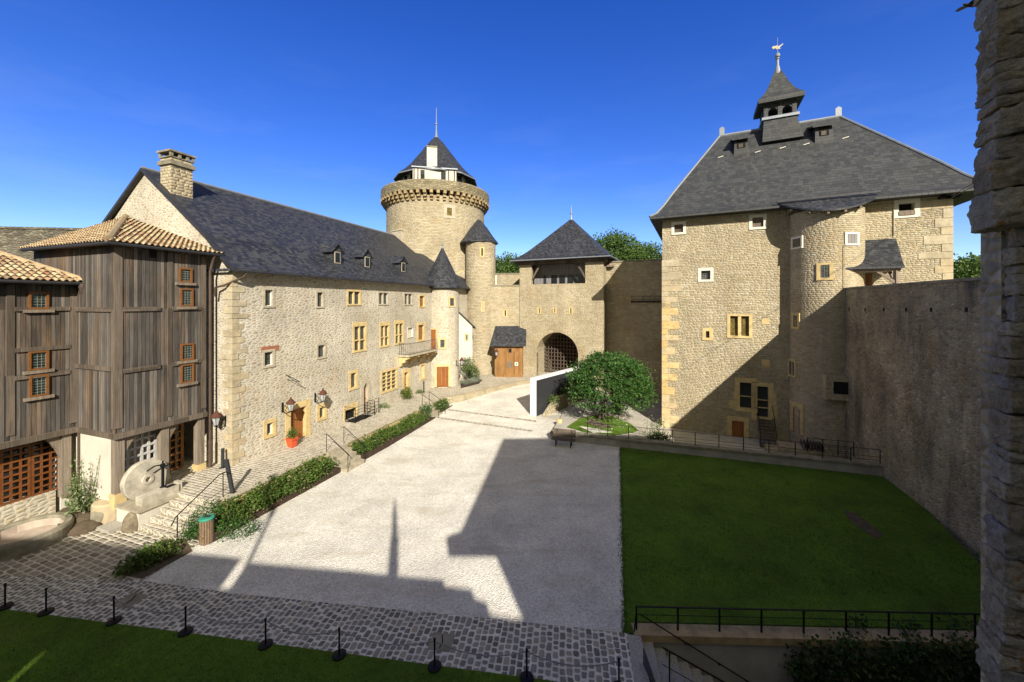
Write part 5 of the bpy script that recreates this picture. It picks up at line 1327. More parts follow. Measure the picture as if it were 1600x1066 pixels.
# topiary and bedding beside the turret
bp = gp(738, 606, TZ)+V((0, .5, 0))
t = thing('topiary_tree', 'clipped ball topiary on a short stem beside the turret', 'tree', tuple(gp(729, 596, TZ))); p = gp(729, 596, TZ); b = MB(); b.tube([p, p+V((0, 0, 1.1))], .07, 6); b.build('trunk', M['bark'], t)
b = MB(); rn = random.Random(4); [leaves(b, q, 12, .3, .10, .4, 1, rn) for q in dome(p+V((0, 0, 1.65)), .72, .72, .68, 150, rn, -1, .75)]; b.build('crown', M['hedge'], t)
p = gp(740, 592, TZ); t = thing('box_ball', 'clipped dark green box ball beside the topiary', 'shrub', tuple(p)); b = MB(); rn = random.Random(6); [leaves(b, q, 12, .22, .09, .4, 1, rn) for q in dome(p+V((0, 0, .6)), .6, .6, .6, 150, rn, -.8, .85)]; b.build('foliage', M['juniper'], t)
ground('flower_bed', 'mulch', [[gp(720, 607, TZ), gp(748, 600, TZ), gp(754, 594, TZ), gp(738, 592, TZ), gp(719, 596, TZ)]], TZ+.02, .02)
for k in range(5): shrub(gp(724+k*5.5, 601-k*1.3, TZ), .38, .3, .32, 'silver', ('silvery bedding plant nearest the turret wall', 'silvery bedding plant second from the turret', 'silvery bedding plant in the middle of the far bed', 'silvery bedding plant near the right end of the far bed', 'silvery bedding plant at the right tip of the far bed')[k], 80+k, 36, .08, 'bedding_plant', 'silvery bedding beside the turret', 'plant')
# ================================================================== GARDEN BEHIND THE TERRACE WALL
def gzf(x, y):
    k = min(1, max(0, (x-8.0)/3.6)); return GZ0*(1-k)+(-.75)*k
b = MB(); nx, ny = 26, 14
def GP_(i, j):
    u = tl*(i/nx); v = -.3-19*(j/ny); p = FT.p(u, v, 0); return V((p.x, p.y, gzf(p.x, p.y)))
for i in range(nx):
    for j in range(ny): b.face([GP_(i, j), GP_(i+1, j), GP_(i+1, j+1), GP_(i, j+1)])
tag(b.build('garden_path', M['concrete']), kind='structure')
gl = [(885, 668), (905, 655), (930, 650), (960, 652), (985, 659), (998, 668), (990, 676), (960, 681), (915, 676)]
gl = [gp(px, py, GZ0) for px, py in gl]
b = MB(); m = sum(gl, V((0, 0, 0)))/len(gl)
for a, c in zip(gl, gl[1:]+gl[:1]):
    for k in range(4):
        f0, f1 = k/4, (k+1)/4; q = [m.lerp(a, f0), m.lerp(c, f0), m.lerp(c, f1), m.lerp(a, f1)]
        q = [V((p.x, p.y, gzf(p.x, p.y)+.035)) for p in q]
        q = q if k else [q[0], q[2], q[3]]
        if (q[1]-q[0]).cross(q[2]-q[0]).z < 0: q = q[::-1]
        b.face(q)
tag(b.build('garden_lawn', M['grass']), kind='structure')
b = MB(); rn = random.Random(9)
for k in range(2600):
    a = rn.choice(gl).lerp(rn.choice(gl), rn.random()).lerp(m, rn.random()*.6); h = rn.uniform(.03, .08); z = gzf(a.x, a.y)+.03
    b.face([V((a.x-.012, a.y, z)), V((a.x+.012, a.y, z)), V((a.x+rn.uniform(-.04, .04), a.y+rn.uniform(-.04, .04), z+h))], [(0, 0)]*3)
tag(b.build('grass_blades', M['blade']), kind='stuff')
b = MB()
for k in range(70):
    a = rn.choice(gl).lerp(rn.choice(gl), rn.random()).lerp(m, rn.random()*.4)
    if a.x > m.x-1: leaves(b, V((a.x, a.y, gzf(a.x, a.y)+.08)), 1, .02, .09, 3, .3, rn)
tag(b.build('daisies', M['petal']), kind='stuff')
wp = [gp(905, 667, GZ0), gp(930, 671, GZ0), gp(956, 676.5, GZ0), gp(926, 677, GZ0)]
ground('pale_paving', 'gravel', [wp], GZ0+.06, .05)
b = MB(); random.seed(15)
p0, p1 = gp(922, 662, GZ0), gp(946, 671, GZ0)
for k in range(7):
    q = p0.lerp(p1, k/6); b.tube([q+V((-.3, 0, .05)), q+V((.2, .25, .12+.1*random.random())), q+V((.6, .1, .05))], [.07, .09, .04], 6)
tag(b.build('fallen_branch', M['bark'], loc=tuple(p0)), 'dark gnarled branches lying on the small sunny lawn', 'branch')
# terrace wall in front of the garden and its railing
gw = thing('garden_wall', 'low pale rendered wall with brown coping between court and garden', 'wall', tuple(FT.p(tl/2, 0, 0)))
b = MB(); b.box(FT, 0, tl, -.3, 0, -1.2, .44); b.build('wall', M['mortarwall'], gw)
b = MB(); b.box(FT, 0, tl+.05, -.4, .07, .44, .55); b.build('coping', M['oldstone'], gw)
def railing(fr, u0, u1, n, z, h, label, bars=(.5, .25), v=0, name='railing'):
    t = thing(name, label, 'railing', tuple(fr.p(u0, v, z)))
    for k in range(n+1):
        u = u0+(u1-u0)*k/n; b = MB(); b.box(fr, u-.022, u+.022, v-.012, v+.012, z-.04, z+h); b.build('post', M['iron'], t)
    b = MB(); b.box(fr, u0-.03, u1+.03, v-.022, v+.022, z+h, z+h+.018)
    for q in bars: b.tube([fr.p(u0, v, z+h*q), fr.p(u1, v, z+h*q)], .010, 5)
    b.build('rail', M['iron'], t)
    return t
railing(FT, FT.u(918, -.15), tl-.05, 12, .55, .74, 'long black railing on the garden wall in front of the square house', v=-.15)
fr2 = FT.off(0, -2.1); railing(fr2, fr2.u(1262), fr2.u(1334), 3, .2, .8, 'short black railing at the sunken steps by the turret foot')
# wooden stair to the arched door of the square house
t = thing('wooden_stair', 'dark steep wooden stair with thin rails under the arched window of the square house', 'stairs', tuple(FH.p(11, 1, -.8)))
ua = FH.u(1191); zt = FH.z(1191, 653)
b = MB()
for s in (0, .9): b.bar(FH.p(ua-.3+s, .1, zt), FH.p(ua-.3+s, 1.7, -.8), .07, .22)
for k in range(9): f = (k+.5)/9; b.box(FH, ua-.3, ua+.6, .1+1.6*f-.12, .1+1.6*f+.12, zt+(-.8-zt)*f-.02, zt+(-.8-zt)*f+.02)
b.build('flight', M['beam'], t)
for s in (-.3, .6): b = MB(); b.tube([FH.p(ua+s, .1, zt+.9), FH.p(ua+s, 1.7, .1), FH.p(ua+s, 1.7, -.8)], .025, 5); b.tube([FH.p(ua+s, .9, -.1), FH.p(ua+s, .9, .5)], .02, 5); b.build('handrail', M['iron'], t)
t = thing('door_steps', 'stone landing with dark slatted grate below the turret door', 'steps', tuple(FH.p(9, 2.4, -.8)))
b = MB(); b.box(FH, 7.2, 9.8, 1.7, 3.0, -1.2, -.1); b.box(FH, 6.5, 7.2, 1.9, 3.0, -1.2, -.4); b.build('landing', M['houselow'], t)
b = MB()
for k in range(7): b.box(FH, 8.4+k*.16, 8.46+k*.16, 2.1, 3.05, -.08, .25)
b.build('grate', M['beam'], t)
# plants at the house corner
hp2 = gp(1018, 688, .1)
t = thing('tall_weed', 'tall reddish flowering stems at the corner of the square house behind the railing', 'plant', tuple(hp2)); b = MB(); b2 = MB(); rn = random.Random(13)
for k in range(8):
    a = V((rn.uniform(-.6, .9), rn.uniform(-.2, .2), 0)); h = rn.uniform(.6, 1.7); top = hp2+a*1.3+V((0, 0, h)); b.tube([hp2+a, top], [.016, .006], 4)
    for j in range(9): leaves(b2, (hp2+a).lerp(top, j/9), 5, .25, .11, .6, .6, rn)
b.build('stem', M['soil'], t); b2.build('foliage', M['hollyhock'], t)
shrub(gp(1030, 690, .2), .7, .4, .5, 'hedge', 'low green shrub at the railing near the square house corner', 90, 60)
shrub(gp(965, 652, GZ0)+V((.3, .9, 0)), .4, .4, 1.2, 'treeleaf', 'slender leafy sapling right of the round tree trunk', 91, 60, .13)
# ================================================================== WHITE SCREEN WALL AND RAMP
s0_ = gp(838, 655); sd = V((.643, .766, 0)); FS = Fr(s0_, (sd.x, sd.y))
sw_ = thing('screen_wall', 'modern white slab wall with dark cladding rising beside the gate ramp', 'wall', tuple(s0_))
b = MB(); b.box(FS, 0, 9, -.60, -.02, -.2, 3.1); b.build('slab', M['white'], sw_)
b = MB(); b.box(FS, .03, 8.9, -.018, .03, -.2, 2.98); b.build('cladding', M['panel'], sw_)
rw = thing('ramp_wall', 'rubble side wall of the ramp beside the dark cladding', 'wall', tuple(FS.p(3, .6, 0)))
b = MB(); b.prism([FS.p(.3, .28, -.3), FS.p(6.5, .28, -.3), FS.p(6.5, .28, 1.5), FS.p(2.0, .28, 1.35), FS.p(.3, .28, .25)], FS.n*.3); b.build('wall', M['houselow'], rw, recalc=True)
b = MB(); b.box(FS, .2, 7.0, .62, 2.3, -.3, .22); b.prism([FS.p(2.0, 2.3, -.3), FS.p(6.4, 2.3, -.3), FS.p(6.4, 2.3, .62), FS.p(2.4, 2.3, .55)], FS.n*.28)
tag(b.build('ramp', M['concrete'], recalc=True), kind='structure')
ground('cobble_patch', 'flags', [[gp(818, 664), gp(846, 655), gp(868, 668), gp(862, 680), gp(838, 677)]], .03, .03)
shrub(FS.p(1.6, .5, 1.0), .42, .4, .6, 'hedge', 'small climbing rose on the ramp wall beside the dark cladding', 92, 30)
shrub(FS.p(3.2, .5, 1.1), .6, .4, .8, 'hedge', 'larger climbing shrub farther up the ramp wall, under the round tree', 93, 40)
b = MB(); p = gp(874, 666, .15); b.lathe(p, [(.20, -.1), (.20, .46), (.17, .5)], 10); tag(b.build('stone_bollard', M['dressed'], loc=tuple(p)), 'small yellow stone bollard behind the bench', 'bollard')
for px0, py0, px1, py1 in ((697, 645, 838, 662), (678, 656, 832, 676)):
    a, c = gp(px0, py0), gp(px1, py1); n = (c-a).normalized(); o = V((-n.y, n.x, 0))*.14
    b = MB(); q = [a-o, c-o, c+o, a+o]; b.face([V((p.x, p.y, gz(p.y)+.01)) for p in q]); tag(b.build('drain_strip', M['flags']), kind='structure')
# ================================================================== BENCH
fb = FT.off(0, .75); u0, u1 = fb.u(863.5), fb.u(899)
bn = thing('bench', 'grey slatted wooden bench with backrest against the garden wall', 'bench', tuple(fb.p((u0+u1)/2, 0, 0)))
b = MB()
for k in range(3): b.box(fb, u0, u1, -.05+k*.16, .09+k*.16, .42, .46)
b.build('seat', M['beam'], bn)
b = MB()
for k in range(3): b.hexa([fb.p(u0, -.12-k*.04, .52+k*.15), fb.p(u1, -.12-k*.04, .52+k*.15), fb.p(u1, -.08-k*.04, .52+k*.15), fb.p(u0, -.08-k*.04, .52+k*.15), fb.p(u0, -.16-k*.04, .65+k*.15), fb.p(u1, -.16-k*.04, .65+k*.15), fb.p(u1, -.12-k*.04, .65+k*.15), fb.p(u0, -.12-k*.04, .65+k*.15)])
b.build('backrest', M['beam'], bn, recalc=True)
for u in (u0+.25, u1-.25):
    b = MB(); b.bar(fb.p(u, .35, 0), fb.p(u, .3, .42), .05); b.bar(fb.p(u, -.05, 0), fb.p(u, -.2, .95), .05); b.bar(fb.p(u, -.1, .4), fb.p(u, .4, .4), .04); b.build('leg', M['iron'], bn)
# ================================================================== MILLSTONE FOUNTAIN
pl = thing('fountain_platform', 'raised masonry platform under the millstone and trough', 'platform', tuple(FA.p(-3, 0, 0)))
b = MB(); b.box(FA, -3.98, -2.3, -.93, .50, -.2, .70); b.build('wall', M['plaster'], pl)
b = MB(); b.box(FA, -4.04, -2.3, -.95, .58, .70, .80); b.build('slab', M['step'], pl)
ms = FA.p(FA.u(228, -.45), -.45, 0); rz = .80
c = V((ms.x, ms.y, .78+rz)); n = (FA.n+V((0, 0, .10))).normalized(); a = FA.d; u_ = n.cross(a)
t = thing('millstone', 'big upright round millstone with a small hub leaning by the timber gallery', 'millstone', (ms.x, ms.y, .8))
b = MB(); N = 40; prof = [(0, -.13), (rz*.97, -.13), (rz, -.10), (rz, .10), (rz*.96, .13), (.22, .14), (.20, .17), (.10, .17), (.09, .05), (0, .05)]
for (ra, ha), (rb, hb) in zip(prof, prof[1:]):
    for k in range(N):
        P = lambda r, h, q: c+n*h+(a*math.cos(q)+u_*math.sin(q))*r*(1+.012*MN.noise(V((math.cos(q)*3, math.sin(q)*3, r))))
        q0, q1 = 2*PI*k/N, 2*PI*(k+1)/N; f = [P(ra, ha, q0), P(ra, ha, q1), P(rb, hb, q1), P(rb, hb, q0)]
        if ra < 1e-6: f = [f[0], f[2], f[3]]
        elif rb < 1e-6: f = f[:3]
        b.face(f)
b.build('stone', M['millstone'], t)
def rough(c, sx, sy, sz, seed, name, mat, label, cat, rot=0, sq=.55):
    bm = bmesh.new(); bmesh.ops.create_icosphere(bm, subdivisions=4, radius=1)
    rn = V((seed*3.1, seed*1.7, seed))
    for v in bm.verts:
        p = v.co.copy(); p = V([math.copysign(abs(q)**sq, q) for q in p]); p *= 1/max(1, p.length)**.3
        p *= 1+.16*MN.noise(p*1.3+rn)+.06*MN.noise(p*4+rn)
        v.co = V((p.x*sx, p.y*sy, p.z*sz))
    bm.transform(Matrix.Rotation(rot, 4, 'Z'))
    me = bpy.data.meshes.new(name); bm.to_mesh(me); bm.free(); me.materials.append(M[mat])
    for f in me.polygons: f.use_smooth = True
    o = bpy.data.objects.new(name, me); C.objects.link(o); o.location = c
    return tag(o, label, cat)
hd = math.atan2(DA[1], DA[0])
for k, (u, v, sx, sz) in enumerate(((2.3, .35, .75, .42), (1.45, .45, .8, .44), (.75, .55, .5, .30))):
    q = FL.p(u, v, 0); o = rough(q, sx, .55, sz, 11+k, 'soil_mound', 'soil', None, None, hd+PI/2, .9); o['kind'] = 'structure'
tr_ = FA.p(-3.0, .02, 0)
t = thing('stone_trough', 'long rough stone trough in front of the millstone', 'trough', (tr_.x, tr_.y, .8))
b = MB(); b.box(FA, -3.75, -2.45, -.16, .26, .8, 1.12); b.box(FA, -2.45, -2.3, -.1, .2, .8, 1.2); b.build('basin', M['millstone'], t)
b = MB(); b.box(FA, -2.85, -2.5, -.08, .2, 1.10, 1.128); b.build('water', M['dark'], t)
pp = FA.p(FA.u(243, .0), 0, 0); pp = FA.p(-2.85, -.1, 0)
t = thing('hand_pump', 'black iron hand pump with a curved handle beside the millstone', 'pump', (pp.x, pp.y, 1.1))
b = MB(); b.lathe((pp.x, pp.y, 0), [(.11, 1.05), (.10, 1.14), (.055, 1.18), (.05, 1.95), (.09, 1.98), (.09, 2.1), (.03, 2.15), (.03, 2.24), (0, 2.25)], 10); b.build('column', M['iron'], t)
b = MB(); b.tube([V((pp.x, pp.y, 2.08)), V((pp.x, pp.y, 2.13))-FA.d*.3, V((pp.x, pp.y, 2.02))-FA.d*.55], .028, 6); b.build('handle', M['iron'], t)
b = MB(); b.tube([V((pp.x, pp.y, 2.03)), V((pp.x, pp.y, 2.05))+FA.n*.2+FA.d*.1, V((pp.x, pp.y, 1.95))+FA.n*.26+FA.d*.1], .035, 6); b.build('spout', M['iron'], t)
q = gp(165, 815); rough((q.x, q.y, .22), .40, .30, .42, 2, 'boulder', 'oldstone', 'squarish pale boulder beside the drain slab and platform', 'boulder', hd)
q = gp(207, 828); rough((q.x, q.y, .25), .30, .26, .45, 5, 'boulder', 'boulder', 'dark brown rounded boulder in front of the platform', 'boulder', .6, .8)
b = MB(); q = gp(185, 823); o = Fr(q, DA); b.box(o, -.45, .1, -.45, .35, 0, .14); b.box(o, .12, .5, -.1, .35, 0, .08); tag(b.build('drain_slab', M['granite'], loc=tuple(q)), 'flat grey stone drain slab between the two boulders', 'slab')
b = MB(); fp = Fr(FA.p(-4.0, .0, 0), (DA[1], -DA[0])); 
bc = V((gp(40, 827, .5).x, gp(40, 827, .5).y, 0)); br = 1.18
t = thing('stone_basin', 'round stone basin with a thick mossy rim in the left corner', 'basin', tuple(bc))
b = MB(); b.lathe(bc, [(br+.02, -.1), (br+.03, .42), (br-.02, .5), (br-.20, .5), (br-.23, .46), (br-.26, .14)], 48, cap=False, smooth=False); b.build('rim', M['oldstone'], t)
b = MB(); b.lathe(bc, [(br-.262, .14), (br-.236, .40)], 14, cap=False, smooth=False); b.lathe(bc, [(br-.262, .14), (0.01, .13)], 24, cap=False); b.build('lining', M['pinkstone'], t)
# ================================================================== LITTER BIN, POSTS, LAMPS, POTS
q = gp(323, 848); fbn = Fr(q, (1, 0))
t = thing('litter_bin', 'round litter bin of brown wooden slats with a green lid', 'bin', tuple(q))
b = MB(); b.lathe(q, [(.19, .05), (.19, .88)], 20); b.build('liner', M['dark'], t)
b = MB()
for k in range(18):
    a = 2*PI*k/18; n = V((math.cos(a), math.sin(a), 0)); f = Fr(q+n*.215, (-n.y, n.x)); b.box(f, -.03, .03, -.012, .012, .03, .9)
b.build('slats', M['binwood'], t)
b = MB(); b.lathe(q, [(.25, .90), (.255, .93), (.22, .97), (.1, .985), (0, .99)], 24); l_ = b.build('lid', M['teal'], t)
b = MB(); b.box(fbn, -.10, .14, -.07, .07, .972, .996); b.build('slot', M['panel'], l_)
def sign_post(a, w, h, lab, lean=0, yaw=0):
    t = thing('sign_post', lab, 'sign', tuple(a)); f = Fr(a, (math.cos(yaw), math.sin(yaw))); b = MB()
    b.hexa([f.p(-w, -.05, a.z), f.p(w, -.05, a.z), f.p(w, .05, a.z), f.p(-w, .05, a.z), f.p(-w-lean, -.05, a.z+h), f.p(w-lean, -.05, a.z+h), f.p(w-lean, .05, a.z+h), f.p(-w-lean, .05, a.z+h)]); b.build('panel', M['panel'], t, recalc=True)
    b = MB(); b.box(f, -w-.06, w+.06, -.1, .1, a.z, a.z+.02); b.build('base', M['iron'], t)
sign_post(gp(348, 731, TZ), .055, .95, 'thin dark upright sign post by the quoin corner of the residence')
sign_post(gp(363.5, 770, TZ), .07, 1.42, 'slim black leaning sign post at the terrace edge', .27)
sign_post(FA.p(FA.u(657), .35, TZ), .05, 1.0, 'thin black sign post below the balcony')
def lantern(p, n, label):
    t = thing('wall_lantern', label, 'lantern', tuple(p)); d = V((-n.y, n.x, 0)); c = p+n*.62
    b = MB(); b.bar(p+V((0, 0, -.3)), p+V((0, 0, .25)), .07); b.tube([p+V((0, 0, -.2)), p+n*.25+V((0, 0, -.34)), p+n*.5+V((0, 0, -.28)), c+V((0, 0, -.16))], .024, 6); b.tube([p+V((0, 0, .1)), p+n*.2+V((0, 0, .12)), p+n*.3+V((0, 0, -.05)), p+n*.2+V((0, 0, -.2)), p+n*.1+V((0, 0, -.1))], .016, 5); b.build('bracket', M['iron'], t)
    b = MB(); b.lathe(c, [(.10, -.14), (.20, .26)], 6, smooth=False, cap=False); b.build('glass', M['glasslamp'], t)
    b = MB(); b.lathe(c, [(.09, -.20), (.11, -.14)], 6, smooth=False)
    for k in range(6): a = 2*PI*k/6; e = V((math.cos(a), math.sin(a), 0)); b.tube([c+e*.10+V((0, 0, -.14)), c+e*.2+V((0, 0, .26))], .012, 4)
    b.build('cage', M['iron'], t)
    b = MB(); b.lathe(c, [(.25, .26), (.22, .32), (.11, .46), (.05, .52), (.05, .58), (0, .6)], 12); b.build('cap', M['rust'], t)
for px, py, l in ((441, 636, 'wall lantern left of the brown plank door'), (492, 621, 'wall lantern right of the brown plank door, above a small window')):
    lantern(FA.p(FA.u(px), .02, FA.z(px, py)), FA.n, l)
fgab = Fr(FA.p(0, 0, 0), (-DA[1], DA[0])); nn = V((-DA[0], -DA[1], 0))
lp = FA.p(-.02, -.45, 0); lantern(V((lp.x, lp.y, HC-(657-HY)/F*lp.y)), nn*.55+FA.n*-.25, 'wall lantern at the quoin corner beside the timber gallery')
a = cyl_hit(TC, TR, 713, 567); n = V((math.cos(a[0]), math.sin(a[0]), 0)); lantern(TC+n*TR+V((0, 0, a[1])), n, 'wall lantern right of the turret door')
a = fs.rect(775, 551, 778, 560); lantern(fs.p(a[0]+.1, .02, a[3]-.1), fs.n, 'wall lantern on the front of the wooden shed')
q = FA.p(FA.u(456, .6), .62, TZ)
t = thing('flower_pot', 'square tapered red orange pot with a small green plant by the door', 'planter', tuple(q))
b = MB(); f = Fr(q, DA)
b.hexa([f.p(-.15, -.15, TZ+.008), f.p(.15, -.15, TZ+.008), f.p(.15, .15, TZ+.008), f.p(-.15, .15, TZ+.008), f.p(-.23, -.23, TZ+.5), f.p(.23, -.23, TZ+.5), f.p(.23, .23, TZ+.5), f.p(-.23, .23, TZ+.5)]); b.box(f, -.25, .25, -.25, .25, TZ+.44, TZ+.51); b.build('pot', M['pot'], t, recalc=True)
b = MB(); rn = random.Random(2); [leaves(b, p, 12, .2, .09, .6, 1, rn) for p in dome(q+V((0, 0, .68)), .2, .2, .26, 30, rn, -.6, .4)]; b.build('plant', M['hedge'], t)
# chain posts along the front lawn
PB = [(8, 949), (72, 957), (178, 971), (290, 988), (415, 1008), (530, 1024), (679, 1042), (823, 1060), (967, 1076)]
hpost = .70
p0 = gp(*PB[0], .03)
def chain_post(p, label):
    t = thing('chain_post', label, 'barrier post', tuple(p), 'black posts with chains along the front lawn')
    b = MB(); b.lathe(p, [(.17, 0), (.17, .025), (.15, .04), (.03, .05)], 24); b.build('foot', M['iron'], t)
    b = MB(); b.lathe(p, [(.022, .04), (.022, hpost-.05), (.03, hpost-.05), (.03, hpost), (0, hpost+.01)], 10); b.build('shaft', M['iron'], t)
    return t
ords = ('leftmost black chain post at the corner of the front lawn', 'second black chain post from the left, by the paved corner', 'third black chain post from the left, next to the stone cover slab', 'fourth black chain post from the left along the front lawn', 'fifth black chain post, in the middle of the row', 'sixth black chain post from the left along the front lawn', 'third black chain post from the right, by the square drain cover', 'second black chain post from the right', 'rightmost black chain post beside the descending steps')
pc = chain_post(p0, ords[0]); pos = [p0]
for (px, py), l in zip(PB[1:], ords[1:]):
    p = gp(px, py, .03); pos.append(p); dup(pc, p, 0, l)
for k, (a, c) in enumerate(zip(pos, pos[1:])):
    if k == 0: continue
    b = MB(); A = a+V((0, 0, hpost-.06)); B = c+V((0, 0, hpost-.06)); sag = .22
    pts = [A.lerp(B, j/24)-Z3*sag*(1-(2*j/24-1)**2) for j in range(25)]
    b.tube(pts, [.017 if j % 2 else .012 for j in range(25)], 5)
    tag(b.build('chain', M['chrome'], loc=tuple(A)), 'slack grey chain hung between the %s and %s chain posts from the left' % (('second', 'third', 'fourth', 'fifth', 'sixth', 'seventh', 'eighth')[k-1], ('third', 'fourth', 'fifth', 'sixth', 'seventh', 'eighth', 'ninth')[k-1]), 'chain', 'chains between the black posts')
for px, py, l in ((204, 938, 'square mossy stone cover slab set in the cobbles, left'), (690, 1003, 'square mossy stone drain cover set in the cobbles near the posts')):
    q = gp(px, py, .012); f = Fr(q, (math.cos(R(-8)), math.sin(R(-8)))); b = MB(); b.box(f, -.30, .30, -.26, .26, 0, .016); t_ = thing('cover_slab', l, 'slab', tuple(q)); b.build('slab', M['oldstone'], t_)
    b = MB(); b.tube([f.p(-.05, -.2, .02), f.p(.03, 0, .022), f.p(.0, .2, .02)], .014, 5); b.build('crack', M['dark'], t_)
# ================================================================== SUNKEN STEPS AT THE LOWER RIGHT
WY = 10.42; fw = Fr((3.35, WY), (1, -.028))
lw_ = thing('lawn_wall', 'rendered retaining wall under the lawn railing, with a golden stone cap', 'wall', tuple(fw.p(4, 0, -1)))
b = MB(); b.box(fw, 0, 12.2, -.25, 0, -3.4, -.17); b.build('wall', M['mortarwall'], lw_)
b = MB(); b.box(fw, -.03, 12.2, -.33, .06, -.17, .03); b.build('cap', M['capstone'], lw_)
railing(fw, .06, 11.3, 10, .03, .62, 'low black railing along the near edge of the right lawn', (.66, .33), -.12)
t = thing('wall_handrail', 'thin black handrail descending along the rendered wall', 'handrail', tuple(fw.p(.1, .1, 0)))
b = MB(); b.tube([fw.p(-.02, .02, .3), fw.p(-.05, .06, .12), fw.p(.0, .05, .62), fw.p(.12, .08, .6), fw.p(4.0, .09, -1.75)], .016, 6)
b.build('rail', M['iron'], t)
for u in (1.3, 2.2): b = MB(); z = .6-(u-.12)*.605; b.tube([fw.p(u, .0, z-.06), fw.p(u, .09, z-.05), fw.p(u, .09, z)], .012, 5); b.build('bracket', M['iron'], t)
sd_ = V((.985, -.17, 0)); fst = Fr((3.10, 10.40), (.998, -.06)); t = thing('granite_steps', 'speckled granite steps descending beside the rendered wall', 'steps', tuple(fst.p(1, 2, -.5)))
b = MB(); sk = .17
for k in range(14):
    z = .018-.165*k; x0 = .02+.31*k; x1 = x0+.36
    P = lambda x, y, zz: fst.o+fst.d*(x-sk*y*1.0)-V((0, 1, 0))*y+Z3*zz
    b.hexa([P(x0, 3.6, z-.35), P(x1, 3.6, z-.35), P(x1, -.0, z-.35), P(x0, .0, z-.35), P(x0, 3.6, z), P(x1, 3.6, z), P(x1, .0, z), P(x0, .0, z)])
b.build('tread', M['granite'], t)
t = thing('stair_railing', 'black stair railing with a flat top bar on the granite steps', 'railing', tuple(gp(1012, 1052, 0)))
pA = P(.62, 1.05, -.1); 
a = P(.75, .95, .55); c = P(3.6, .95, -.95)
b = MB(); b.bar(a, c, .04, .022); b.tube([a-Z3*.42, c-Z3*.42], .009, 5); b.build('rail', M['iron'], t)
for f in (.06, .5, .95): q = a.lerp(c, f); b = MB(); b.tube([q, q-Z3*.85], .018, 6); b.build('post', M['iron'], t)
b = MB(); a2, c2 = P(.30, .85, .42), P(.55, 1.9, .12); b.prism([a2, a2-Z3*.45, c2-Z3*.45, c2], V((.02, .0, 0))); tag(b.build('stair_gate', M['panel'], recalc=True, loc=tuple(a2)), 'dark narrow gate panel at the head of the granite steps', 'gate')
# ivy over the wall
t = thing('ivy', 'dense dark ivy hanging over the lawn wall at the lower right', 'ivy', tuple(fw.p(8, .2, -2)))
rn = random.Random(17); b = MB()
for k in range(1500):
    u = rn.uniform(3.9, 12); z = rn.uniform(-2.3, .12)
    edge = 4.0+.55*MN.noise(V((z*2.2, 1.5, 0)))+.5*max(0, -z-.3)*.3
    if u < edge: continue
    leaves(b, fw.p(u, .10+.18*rn.random()+.12*MN.noise(V((u*1.3, z*1.3, 4))), z), 8, .22, .12, .2, .8, rn)
for c0_ in (6.0, 7.3, 8.6, 10.1):
    for k in range(26): leaves(b, fw.p(c0_+rn.gauss(0, .16), -.1+rn.gauss(0, .06), .05+rn.random()*.5), 4, .16, .10, .3, .9, rn)
b.build('foliage', M['ivy'], t)
b = MB()
for k in range(12): u = 4.4+k*.6; b.tube([fw.p(u, .04, -2.6), fw.p(u+rn.uniform(-.3, .3), .05, -1.2), fw.p(u+rn.uniform(-.4, .4), .05, .0)], .018, 5)
b.build('stem', M['bark'], t)
# ================================================================== NEAR STONE PIER
t = NT('rough near stone'); p = t.pos(); n1 = t.noise(p, 3.5, 6, .7); n2 = t.noise(p, 22, 6, .75); n3 = t.noise(p, 7, 3, .6); g = t.n('ShaderNodeNewGeometry')
col = t.ramp(g.outputs['Random Per Island'], [(0, (.34, .275, .175)), (.4, (.47, .385, .25)), (.75, (.38, .34, .27)), (1, (.54, .45, .29))])
col = t.mix(.75, col, t.ramp(n1, [(.3, .4), (.7, 1.3)]), 'MULTIPLY'); col = t.mix(.7, col, t.ramp(n2, [(.25, .4), (.75, 1.35)]), 'MULTIPLY')
col = t.mix(t.ramp(n3, [(.66, 0.0), (.71, .8)]), col, (.36, .15, .02))
n5 = t.noise(p, 85, 4, .8); col = t.mix(.6, col, t.ramp(n5, [(.3, .5), (.7, 1.3)]), 'MULTIPLY'); t.bump(t.math('ADD', t.math('ADD', t.math('MULTIPLY', n2, .6), n1), t.math('MULTIPLY', n5, .25)), .06); M['nearstone'] = t.done(col, .95)
pier = thing('stone_pier', 'rough near stone wall edge with a rounded overhanging corbel at the right border', 'wall', (4.6, 3.5, -3))
rn = random.Random(23)
def edge_px(y):
    T = [(-80, 1528), (0, 1528), (60, 1531), (120, 1530), (200, 1529), (270, 1526), (325, 1523), (345, 1527), (356, 1545)] if y < 357 else [(357, 1561), (400, 1561), (440, 1559), (560, 1552), (700, 1549), (850, 1545), (950, 1541), (1010, 1538), (1120, 1535)]
    for (a, xa), (c, xc) in zip(T, T[1:]):
        if a <= y <= c: return xa+(xc-xa)*(y-a)/(c-a)
    return T[-1][1]
PY = 3.6
fdir = V((.87, -.49, 0)); fnrm = V((-.49, -.87, 0))
b = MB()
